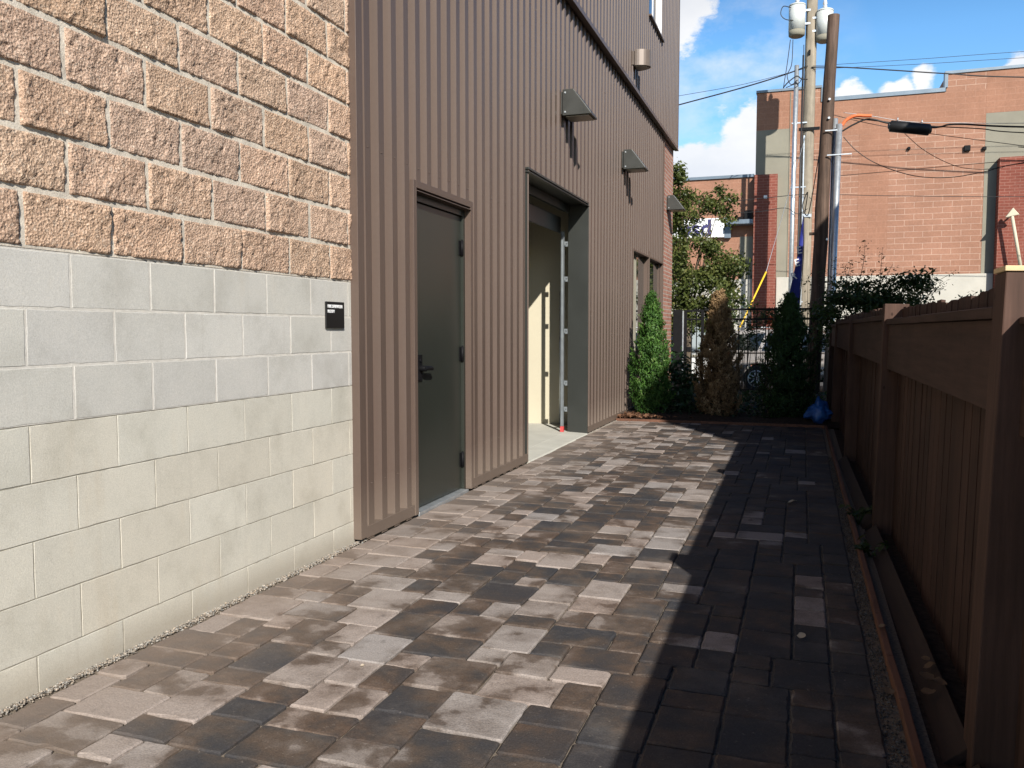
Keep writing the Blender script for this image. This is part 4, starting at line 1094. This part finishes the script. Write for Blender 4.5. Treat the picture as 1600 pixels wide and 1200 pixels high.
# guy wire with yellow guard
g0=Vector(onY(1152,520,PY-4)); g1=Vector(onY(1197,425,PY-2.6)); 
root=empty('guy_wire',(g0.x-.5,PY-4.6,-.4),'slanting guy wire with a yellow plastic guard in front of the red brick pier','guy wire')
base=Vector((g0.x-.5,PY-4.6,-.4)); top=Vector((.0,PY-.1,7.9))
d=(g1-g0)
b=MB(); b.tube([tuple(g0-base-d*.35),tuple(g0-base),tuple(g1-base),tuple(top-base)],[.009]*4,6); b.build('wire',M['galv'],root)
b=MB(); b.tube([tuple(g0-base-d*.15),tuple(g0-base+d*.5),tuple(g1-base)],[.024,.024,.028],10); b.build('guard',M['yellow'],root)

# ------------------------------------------------------------------ feather flag
def flag():
    Y=20.4
    root=empty('feather_flag',(*onY(1246,640,Y)[:2],-.36),'tall narrow blue feather flag with white letters beside the grey pole','flag')
    rx,ry,rz=root.location
    prof=[(340,1254.6,1255),(352,1252.5,1255),(372,1249.8,1255.2),(400,1246.5,1254.5),(430,1239.5,1252.5),(455,1234,1250),(480,1231,1248),(520,1228.5,1245.5),(560,1227,1243.5)]
    A=[];B=[]
    for i,(v,a,b_) in enumerate(prof):
        pa=onY(a,v,Y);pb=onY(b_,v,Y); w=.05*math.sin(i*1.3)
        A.append((pa[0]-rx,w,pa[2]-rz)); B.append((pb[0]-rx,0,pb[2]-rz))
    mb=MB()
    for i in range(len(A)-1):
        m0=[(a+b)/2 for a,b in zip(A[i],B[i])]; m1=[(a+b)/2 for a,b in zip(A[i+1],B[i+1])]
        m0[1]+=.02; m1[1]+=.02
        mb.idx([A[i],m0,m1,A[i+1]],[(0,1,2,3)],0,(1,1,1),True); mb.idx([m0,B[i],B[i+1],m1],[(0,1,2,3)],0,(1,1,1),True)
    o=mb.build('banner',M['blueflag'],root); s=o.modifiers.new('solid','SOLIDIFY'); s.thickness=.006
    mb=MB(); P=[(0,0.01,0)]+[(q[0]+.012,.01,q[2]) for q in B[::-1]]+[(A[0][0]+.012,.01,A[0][2]+.04)]
    mb.tube(P,.011,6); mb.build('flag_pole',M['black'],root)
    for ch,uu,vv,sz in (('E',1245.6,397,.23),('E',1242.2,416.5,.23),('R',1236.5,437,.21)):
        t=text(ch,sz,M['white'],bold=.003); t.parent=root; p=onY(uu,vv,Y-.075)
        t.matrix_local=Matrix.Translation((p[0]-rx,-.075,p[2]-rz))@Matrix.Rotation(R(-12),4,'Y')@Matrix.Rotation(R(90),4,'X')
flag()

# ------------------------------------------------------------------ far buildings
FB=33.0
def far_building():
    root=empty('brick_building',(3,FB+5,-.32),'large orange painted block building with stepped parapet and grey panels across the street','building')
    rx,ry,rz=root.location
    O=[]
    x0,x1=-1.79,14.0
    w=MB(); pr=[(x0,-.32),(x1,-.32),(x1,10.05),(4.5,10.05),(4.5,9.46),(.44,9.46),(.44,9.96),(x0,9.96)]
    w.prism(pr,'y',FB,FB+14); O.append(w.build('wall',M['farblock'],recalc=True))
    # painted areas stand a few mm proud
    p=MB()
    e=.006
    p.box((x0-.004,FB-e,-.3),(-.60,FB+.002,8.60)); p.box((5.75,FB-e,-.3),(7.05,FB+.002,8.63)); p.box((7.05,FB-e,7.06),(x1+.003,FB+.002,8.63)); O+=p.parts('grey_panel',M['fargrey'])
    p=MB(); p.box((x0-.003,FB-.004,8.605),(-.602,FB+.002,9.95)); p.box((-.598,FB-.004,8.2),(5.74,FB+.002,9.455)); p.box((5.742,FB-.004,8.635),(x1+.002,FB+.002,10.04)); p.box((1.75,FB-.005,4.0),(2.75,FB+.002,8.198)); O+=p.parts('plain_painted_area',M['farplain'])
    p=MB(); p.box((-.615,FB-.03,-.3),(-.59,FB-.007,9.9)); O.append(p.build('downpipe',M['fargrey']))
    f=MB(); t=.14
    f.box((x0-.03,FB-.05,9.965),(.47,FB+.3,10.05)); f.box((.44,FB-.045,9.462),(.55,FB+.3,9.96)); f.box((.55,FB-.05,9.465),(4.47,FB+.3,9.60)); f.box((4.44,FB-.045,9.602),(4.54,FB+.3,10.05)); f.box((4.44,FB-.05,10.055),(x1+.03,FB+.3,10.15)); O.append(f.build('parapet_flashing',M['flash']))
    q=MB(); q.box((-1.82,FB-.28,-.32),(-1.0,FB-.012,6.95)); pl=q.build('brick_pier',M['farpier']); O.append(pl)
    q=MB(); q.box((6.13,FB-.45,-.32),(8.2,FB-.012,7.04)); O.append(q.build('brick_pier',M['farpier']))
    q=MB(); q.box((-.985,FB-.09,1.2),(6.12,FB-.012,3.2)); O.append(q.build('stucco_band',M['farwhite'],bevel=.02))
    q=MB()
    for (uu,vv,s) in ((1511,232,.10),(1420,232,.05),(1538,232,.06)):
        c=onY(uu,vv,FB-.03); q.box((c[0]-s,FB-.10,c[2]-s),(c[0]+s,FB-.008,c[2]+s))
    O+=q.parts('wall_fitting',M['black'],bevel=.02)
    q=MB(); c=onY(1196,308,FB-.3); q.box((c[0]-.06,FB-.34,c[2]-.06),(c[0]+.06,FB-.285,c[2]+.06)); O.append(q.build('white_box',M['white']))
    adopt(root,O)
    # cream bracket post on the right pier
    a=Vector(onY(1596,425,FB-.9)); t=Vector(onY(1581,335,FB-.9))
    root=empty('bracket_post',(a.x,a.y,a.z),'thin cream post with a small triangular head in front of the right red brick pier','bracket')
    d=t-a; b=MB(); b.box((-.05,-.05,-.5),(.05,.05,.2)); b.tube([(0,0,0),tuple(d)],[.055,.05],10); b.build('post',M['cream'],root)
    b=MB(); b.prism([(d.x-.20,d.z-.10),(d.x+.22,d.z-.02),(d.x+.02,d.z+.22)],'y',d.y-.06,d.y+.06); b.build('head',M['cream'],root,bevel=.02)
    b=MB(); b.tube([(d.x,d.y,d.z),(d.x,.88,d.z-.1)],.03,8); b.build('arm',M['cream'],root)
far_building()
def low_building():
    root=empty('shop_building',(-8,FB+5,-.32),'lower orange brick shop building left of the stepped parapet building','building')
    O=[]; xr=-1.84
    w=MB(); w.box((-16,FB+.05,-.32),(xr,FB+12,6.93)); O.append(w.build('wall',M['farplain']))
    w=MB(); w.box((-16,FB-.02,6.935),(xr,FB+.4,7.04)); O.append(w.build('parapet_flashing',M['flash']))
    w=MB(); w.box((-2.32,FB+.044,1.0),(xr+.001,FB+.052,4.75)); O.append(w.build('grey_panel',M['fargrey']))
    w=MB(); w.box((-16,FB-.10,-.3),(xr-.002,FB+.048,3.15)); O.append(w.build('stucco_band',M['farwhite']))
    w=MB()
    for x in (-7.2,-10.2): w.box((x,FB-.12,.1),(x+1.8,FB-.101,2.3))
    O+=w.parts('window',M['glass'])
    adopt(root,O)
    # canopy beside the pier
    root=empty('shop_canopy',(-2.1,FB,4.9),'small blue grey flat canopy between the shop sign and the red brick pier','canopy')
    b=MB(); b.box((-.58,-.55,.26),(.27,.045,.42)); b.build('deck',M['flash'],root,bevel=.01)
    b=MB(); b.box((-.05,-.40,.42),(.22,.0,.75)); b.box((-.3,-.3,.42),(-.1,.0,.55)); b.parts('fixture',M['black'],root,bevel=.02)
    root=empty('shop_sign',(-3.9,FB-.02,5.1),'white shop sign with dark blue letters partly hidden by the street tree','sign')
    b=MB(); b.box((-1.3,-.10,-.36),(1.02,.06,.36)); b.build('board',M['white'],root,bevel=.01)
    b=MB(); b.box((1.022,-.11,-.40),(1.26,.06,.38)); b.build('end_panel',M['flash'],root,bevel=.01)
    t=text('bsd',.85,M['navytext'],extr=.01,bold=.02); t.parent=root; t.matrix_local=Matrix.Translation((-.62,-.112,-.28))@Matrix.Rotation(R(90),4,'X')
low_building()

# ------------------------------------------------------------------ vehicles
def wheel(parent,x,y,z,r,s):
    b=MB(); b.tube([(x,y-.11*s,z),(x,y-.10*s,z),(x,y+.10*s,z)],[r*.9,r,r],28); w=b.build('wheel',M['tyre'],parent)
    b=MB(); yo=y-.118*s; ri=r*.66
    b.tube([(x,yo+.035*s,z),(x,yo,z)],[ri*.98,ri],28,caps=False); b.tube([(x,yo,z),(x,yo+.001*s,z)],[ri,ri*.88],28,caps=False)
    for k in range(5):
        a=2*math.pi*k/5+.3; d=Vector((math.cos(a),0,math.sin(a))); n=Vector((-d.z,0,d.x))
        for off in (-.16,.16):
            p=Vector((x,yo,z)); q0=p+d*ri*.12+n*ri*off*.6; q1=p+d*ri*.92+n*ri*off*1.3
            b.tube([tuple(q0),tuple(q1)],[ri*.085,ri*.065],6)
    b.tube([(x,yo-.012*s,z),(x,yo+.02*s,z)],[ri*.22,ri*.24],16); b.build('rim',M['alloy'],w)
def suv():
    # built nose towards +x, near side at y=-.9
    root=empty('parked_suv',(.75,25.0,-.43),'silver beige SUV parked at the kerb behind the iron fence','car')
    L0,L1=-2.25,2.30; wr=.355; xa,xf=-1.30,1.42
    def arch(cx,n=10,r=.42): return [(cx-r*math.cos(math.pi*k/n),.36+r*math.sin(math.pi*k/n)) for k in range(n+1)]
    low=[(L0+.05,.36)]+arch(xa)+arch(xf)+[(L1-.03,.36),(L1,.62),(L1-.06,.84),(1.55,.99),(1.05,1.04),(L0+.02,1.06),(L0-.02,.8)]
    def loft(name,prof,hw,mat,bev):
        b=MB(); n=len(prof)
        A=[(x,-hw(x,z),z) for x,z in prof]; B=[(x,hw(x,z),z) for x,z in prof]
        b.face(A); b.face(B[::-1])
        for i in range(n): b.face([A[i],B[i],B[(i+1)%n],A[(i+1)%n]])
        o=b.build(name,mat,root,bevel=bev)
        return o
    hw=lambda x,z: .91-(.05 if z>.95 else 0)-max(0,abs(x)-1.7)*.16-(.03 if z<.45 else 0)
    loft('body',low,hw,M['carpaint'],.03)
    gh=[(L0+.05,1.062),(1.02,1.055),(.42,1.62),(.1,1.69),(-1.2,1.71),(-1.95,1.66),(L0+.10,1.30)]
    hg=lambda x,z: .865-(z-1.06)*.27
    loft('cabin',gh,hg,M['carpaint'],.04)
    def pane(pts,nm='window'):
        b=MB(); b.face([(x,-hg(x,z)-.012,z) for x,z in pts]); b.face([(x,hg(x,z)+.012,z) for x,z in pts][::-1]); b.parts(nm,M['carglass'],root)
    pane([(-2.0,1.14),(-1.28,1.12),(-1.08,1.60),(-1.80,1.57)]); pane([(-1.18,1.12),(-.22,1.11),(-.22,1.62),(-.98,1.61)]); pane([(-.14,1.11),(.80,1.10),(.36,1.55),(-.14,1.62)])
    b=MB(); b.face([(.98,-.78,1.10),(.98,.78,1.10),(.46,.66,1.60),(.46,-.66,1.60)]); b.build('windscreen',M['carglass'],root,recalc=False).location=(.012,0,.012)
    b=MB(); b.box((L0+.0,-.90,.80),(L0+.2,-.72,1.12)); b.box((L0+.0,.90,.80),(L0+.2,.72,1.12)); b.parts('tail_light',M['lamp_red'],root,bevel=.02)
    b=MB(); b.box((L1-.25,-.90,.72),(L1-.04,-.60,.86)); b.box((L1-.25,.90,.72),(L1-.04,.60,.86)); b.parts('headlight',M['porcelain'],root,bevel=.02)
    b=MB(); b.box((L0-.04,-.8,.36),(L0+.12,.8,.62)); b.box((L1-.08,-.8,.30),(L1+.05,.8,.55)); b.parts('bumper',M['dark_metal'],root,bevel=.04)
    b=MB()
    for s in (-1,1): b.tube([(-1.85,s*.60,1.72),(-1.7,s*.60,1.76),(-.1,s*.60,1.76),(.1,s*.6,1.72)],.018,8)
    b.parts('roof_rail',M['galv'],root)
    b=MB()
    for x in (-.75,.25): b.box((x,-.925,.93),(x+.2,-.90,.96))
    b.parts('door_handle',M['carpaint'],root,bevel=.005)
    b=MB(); b.box((.72,-1.06,1.06),(.86,-.88,1.18)); b.box((.72,1.06,1.06),(.86,.88,1.18)); b.parts('mirror',M['carpaint'],root,bevel=.03)
    b=MB(); b.box((L0+.2,-.78,.28),(L1-.2,.78,.40)); b.build('underbody',M['black'],root)
    for x in (xa,xf):
        for s in (1,-1): wheel(root,x,-.80*s,wr,wr,s)
suv()
# align rear wheel: rear hub lies at root.x-1.30
bpy.data.objects['parked_suv'].location.x=-1.19+1.30
def van():
    root=empty('parked_van',(-4.7,24.9,-.43),'white box shaped van parked behind the iron gate','van')
    # nose towards -x, tail near x=+2.3
    b=MB(); pr=[(-2.4,.40),(-2.45,.75),(-2.3,1.05),(-1.65,1.25),(-1.15,1.95),(-.9,2.12),(2.25,2.15),(2.38,2.05),(2.42,.5),(2.35,.36)]
    n=len(pr); hw=lambda z: .98-(max(0,z-1.1))*.10
    A=[(x,-hw(z),z) for x,z in pr]; B=[(x,hw(z),z) for x,z in pr]
    b.face(A); b.face(B[::-1])
    for i in range(n): b.face([A[i],B[i],B[(i+1)%n],A[(i+1)%n]])
    b.build('body',M['vanpaint'],root,bevel=.06)
    def pane(pts,nm='window'):
        q=MB(); q.face([(x,-hw(z)-.012,z) for x,z in pts]); q.face([(x,hw(z)+.012,z) for x,z in pts][::-1]); return q.parts(nm,M['vanglass'],root)
    m,nt,bb=new_mat('hazy_van_glass'); bb.inputs['Base Color'].default_value=(.30,.34,.35,1); bb.inputs['Roughness'].default_value=.15; M['vanglass']=m
    pane([(1.0,1.10),(2.25,1.10),(2.22,1.78),(1.0,1.80)]); pane([(-.25,1.10),(.9,1.10),(.9,1.80),(-.25,1.80)]); pane([(-1.42,1.12),(-.35,1.12),(-.35,1.80),(-1.02,1.80)])
    q=MB(); q.face([(-1.62,-.86,1.3),(-1.62,.86,1.3),(-1.2,.78,1.9),(-1.2,-.78,1.9)]); q.build('windscreen',M['carglass'],root,recalc=False).location=(-.02,0,.015)
    q=MB(); q.box((-1.3,-1.0,1.88),(2.35,-.93,1.93)); q.box((-2.2,-1.0,.95),(2.38,-.97,1.0)); q.parts('trim',M['fargrey'],root)
    q=MB(); q.box((2.30,-1.0,.8),(2.44,-.86,1.1)); q.box((2.30,1.0,.8),(2.44,.86,1.1)); q.parts('tail_light',M['lamp_red'],root,bevel=.01)
    q=MB(); q.box((2.36,-.9,.32),(2.52,.9,.5)); q.build('bumper',M['dark_metal'],root,bevel=.03)
    for x in (-1.5,1.45):
        for s in (1,-1): wheel(root,x,-.88*s,.36,.36,s)
van()

# ------------------------------------------------------------------ neighbour house beyond the fence, out of frame on the right (casts the shade on the bed)
def house():
    root=empty('neighbour_house',(7,8,0),'grey lap sided two storey house behind the wooden fence','house')
    O=[]; x0,x1,y0,y1,h=3.8,10.5,2.4,14.2,7.2
    w=MB()
    k=0; z=-.06
    while z<h:
        z2=min(z+.16,h)
        a,b_=(0,.014)
        for (p,q,nx,ny) in (((x0,y0),(x0,y1),-1,0),((x0,y1),(x1,y1),0,1),((x1,y1),(x1,y0),1,0),((x1,y0),(x0,y0),0,-1)):
            w.face([(p[0]+nx*b_,p[1]+ny*b_,z),(q[0]+nx*b_,q[1]+ny*b_,z),(q[0],q[1],z2),(p[0],p[1],z2)])
            w.face([(p[0]+nx*b_,p[1]+ny*b_,z),(q[0]+nx*b_,q[1]+ny*b_,z),(q[0],q[1],z),(p[0],p[1],z)])
        z=z2
    O.append(w.build('wall',M['siding'],recalc=False))
    r=MB(); r.box((x0-.06,y0-.06,h),(x1+.06,y1+.06,h+.28)); O.append(r.build('roof',M['dark_metal'],bevel=.02))
    for (a,z) in ((5,1.0),(9,1.0),(5,4.4),(9,4.4),(12.2,4.4)):
        f=MB(); f.box((x0-.05,a,z),(x0+.02,a+.06,z+1.5)); f.box((x0-.05,a+1.14,z),(x0+.02,a+1.2,z+1.5)); f.box((x0-.05,a+.06,z),(x0+.02,a+1.14,z+.06)); f.box((x0-.05,a+.06,z+1.44),(x0+.02,a+1.14,z+1.5))
        fo=f.build('window',M['white'],bevel=.004); O.append(fo)
        gl=MB(); gl.box((x0-.03,a+.06,z+.06),(x0-.02,a+1.14,z+1.44)); gl.build('pane',M['glass'],fo)
    adopt(root,O)
    return root
house()

# ------------------------------------------------------------------ small things
def dry_leaf(x,y,z,s,rot,tone,label,mat='dryleaf'):
    mb=MB(); n=7; V=[]
    prof=[0,.28,.42,.45,.38,.22,0]
    for k,w in enumerate(prof):
        t=k/(n-1)-.5; c=.12*math.sin(t*5)
        for sgn in (-1,0,1): V.append((t*s,sgn*w*s*random.uniform(.75,1.1),(c+abs(sgn)*.18*(w+.1)*random.uniform(.6,1.6))*s))
    F=[]
    for k in range(n-1):
        for q in (0,1): a=k*3+q; F.append((a,a+1,a+4,a+3))
    mb.idx(V,F,0,(tone,)*3,True)
    o=mb.build('dry_leaf',M[mat],recalc=False,loc=(x,y,z)); o.rotation_euler=(random.uniform(-.2,.2),random.uniform(-.2,.2),rot)
    return tag(o,label,'leaf','dry leaves')
dry_leaf(-.05,6.45,.012,.075,.4,1.0,'single pale dry leaf lying on shaded pavers far down the yard')
dry_leaf(.02,3.62,.008,.04,1.2,.9,'pale dry leaf scrap on the shaded pavers nearest the camera')
lab='curled brown dry leaf in the pile on the kick board of the fence'
for (y,dxx,dz,s,r) in ((3.33,.02,.03,.05,.3),(3.25,.0,.02,.055,1.9),(3.16,.03,.04,.05,2.6),(3.12,-.01,.015,.055,.9),(3.40,.015,.03,.035,2.2)):
    dry_leaf(.44+dxx,y,dz+.02,s,r,random.uniform(0,.22),lab)
dry_leaf(.335,3.75,.040,.04,.2,.5,'brown dry leaf caught on the cedar edging below the fence')
dry_leaf(.31,3.15,.01,.045,1.4,.4,'brown curled leaf on the gravel beside the cedar edging')
dry_leaf(-1.545,2.76,.006,.02,1.2,1.0,'tiny white scrap on a sunlit paver near the block wall')
def weed(x,y,s,label):
    root=empty('weed',(x,y,-.02),label,'weed','weeds along the fence')
    P=[];Nn=[];S=[]; b=MB()
    for k in range(9):
        a=random.random()*6.28; l=s*random.uniform(.5,1.1); tip=(math.cos(a)*l*.8,math.sin(a)*l*.6,l*.9)
        b.tube([(0,0,0),(tip[0]*.4,tip[1]*.4,tip[2]*.7),tip],[.003,.002,.001],5)
        for j in range(5):
            t=.5+.5*random.random(); P.append((tip[0]*t+random.gauss(0,.02),tip[1]*t+random.gauss(0,.02),tip[2]*t+.01)); Nn.append((random.gauss(0,.5),random.gauss(0,.5),1)); S.append(random.uniform(.035,.07))
    b.build('stem',M['leafdark'],root); leaf_mesh('leaves',np.array(P),np.array(Nn),np.array(S),M['sprig'],root,.55)
weed(.37,5.95,.17,'small green weed growing at the foot of the fence by the second post')
weed(.385,5.1,.10,'tiny green weed on the kick board closer to the camera')

# ------------------------------------------------------------------ world, sun, camera
sd=Vector((1,-1.65,1.20)).normalized(); el=math.asin(sd.z); az=math.atan2(sd.x,sd.y)
w=bpy.data.worlds.new('World'); scene.world=w; w.use_nodes=True; nt=w.node_tree
bg=nt.nodes['Background']
sky=N(nt,'ShaderNodeTexSky'); sky.sky_type='NISHITA'; sky.sun_disc=False; sky.sun_elevation=el; sky.sun_rotation=az; sky.air_density=1.; sky.dust_density=.4; sky.ozone_density=1.6; sky.altitude=50
tc=N(nt,'ShaderNodeTexCoord'); D=tc.outputs['Generated']
def ray(u_,v_):
    p=Vector(onY(u_,v_,10.))-Vector((0,0,1.27)); return p.normalized()
blobs=[(1160,222,.040),(1120,262,.036),(1174,200,.030),(1085,262,.03),(1178,250,.034),(1068,22,.030),(1062,45,.026),(1074,5,.03),(1412,134,.015),(1438,122,.014),(1396,142,.013),(1318,150,.018),(1330,158,.018),(1592,104,.014),
       (900,120,.10),(760,200,.12),(1800,60,.08),(1760,180,.06)]
acc=None
for (a,b_,r) in blobs:
    c=ray(a,b_)
    sb=N(nt,'ShaderNodeVectorMath',operation='DISTANCE'); L(nt,D,sb.inputs[0]); sb.inputs[1].default_value=c
    q=N(nt,'ShaderNodeMapRange'); q.inputs[1].default_value=r*1.5; q.inputs[2].default_value=0; q.inputs[3].default_value=0; q.inputs[4].default_value=1
    L(nt,sb.outputs['Value'],q.inputs[0])
    acc=q.outputs[0] if acc is None else math_n(nt,'MAXIMUM',acc,q.outputs[0])
mp=N(nt,'ShaderNodeMapping'); mp.inputs['Scale'].default_value=(1,1,1.7); L(nt,D,mp.inputs[0])
nz=noise_t(nt,mp.outputs[0],26,8,.62)
# large loose cloud field for the rest of the sky
nb=noise_t(nt,mp.outputs[0],3.1,7,.6)
dens=math_n(nt,'ADD',acc,math_n(nt,'MULTIPLY',math_n(nt,'SUBTRACT',nz,.5),1.5))
d1=N(nt,'ShaderNodeMapRange'); d1.inputs[1].default_value=.30; d1.inputs[2].default_value=.62; L(nt,dens,d1.inputs[0]); d1.interpolation_type='SMOOTHSTEP'
wis=math_n(nt,'MULTIPLY',ramp(nt,noise_t(nt,mp.outputs[0],11,6,.6),[(.46,(0,0,0)),(.72,(1,1,1))]),.55)
wc=ray(1140,130); sb=N(nt,'ShaderNodeVectorMath',operation='DISTANCE'); L(nt,D,sb.inputs[0]); sb.inputs[1].default_value=wc
wr_=N(nt,'ShaderNodeMapRange'); wr_.inputs[1].default_value=.15; wr_.inputs[2].default_value=.03; L(nt,sb.outputs['Value'],wr_.inputs[0])
wis=math_n(nt,'MULTIPLY',wis,wr_.outputs[0])
cov=math_n(nt,'MAXIMUM',d1.outputs[0],wis)
lp=N(nt,'ShaderNodeHueSaturation'); lp.inputs['Saturation'].default_value=1.30; lp.inputs['Value'].default_value=2.05; L(nt,sky.outputs[0],lp.inputs['Color'])
szz=N(nt,'ShaderNodeSeparateXYZ'); L(nt,D,szz.inputs[0])
zen=ramp(nt,szz.outputs[2],[(.30,(1,1,1)),(.46,(.56,.57,.6)),(.72,(.29,.30,.33)),(1,(.22,.23,.26))])
cloudc=ramp(nt,nb,[(.35,(8.2,8.7,9.6)),(.6,(10.6,10.7,10.9))])
cm=mix(nt,1.,mix(nt,cov,lp.outputs[0],cloudc),zen,'MULTIPLY')
SKY=.065
L(nt,cm,bg.inputs['Color']); bg.inputs['Strength'].default_value=SKY

sl=bpy.data.lights.new('sun','SUN'); sl.energy=5.0; sl.angle=R(.55); sl.color=(1,.955,.88)
so=bpy.data.objects.new('sun',sl); col.objects.link(so); so.rotation_euler=sd.to_track_quat('Z','Y').to_euler(); so.location=(8,-12,14)

cam=bpy.data.cameras.new('camera'); co=bpy.data.objects.new('camera',cam); col.objects.link(co)
cam.sensor_fit='HORIZONTAL'; cam.sensor_width=36; cam.lens=36*1320/1600; cam.clip_end=3000; cam.clip_start=.02
co.location=(0,0,1.27); co.rotation_euler=(R(90)-math.atan(85/1320),0,R(18.98))
scene.camera=co
scene.view_settings.view_transform='Standard'; scene.view_settings.look='None'; scene.view_settings.gamma=1; scene.view_settings.exposure=.6
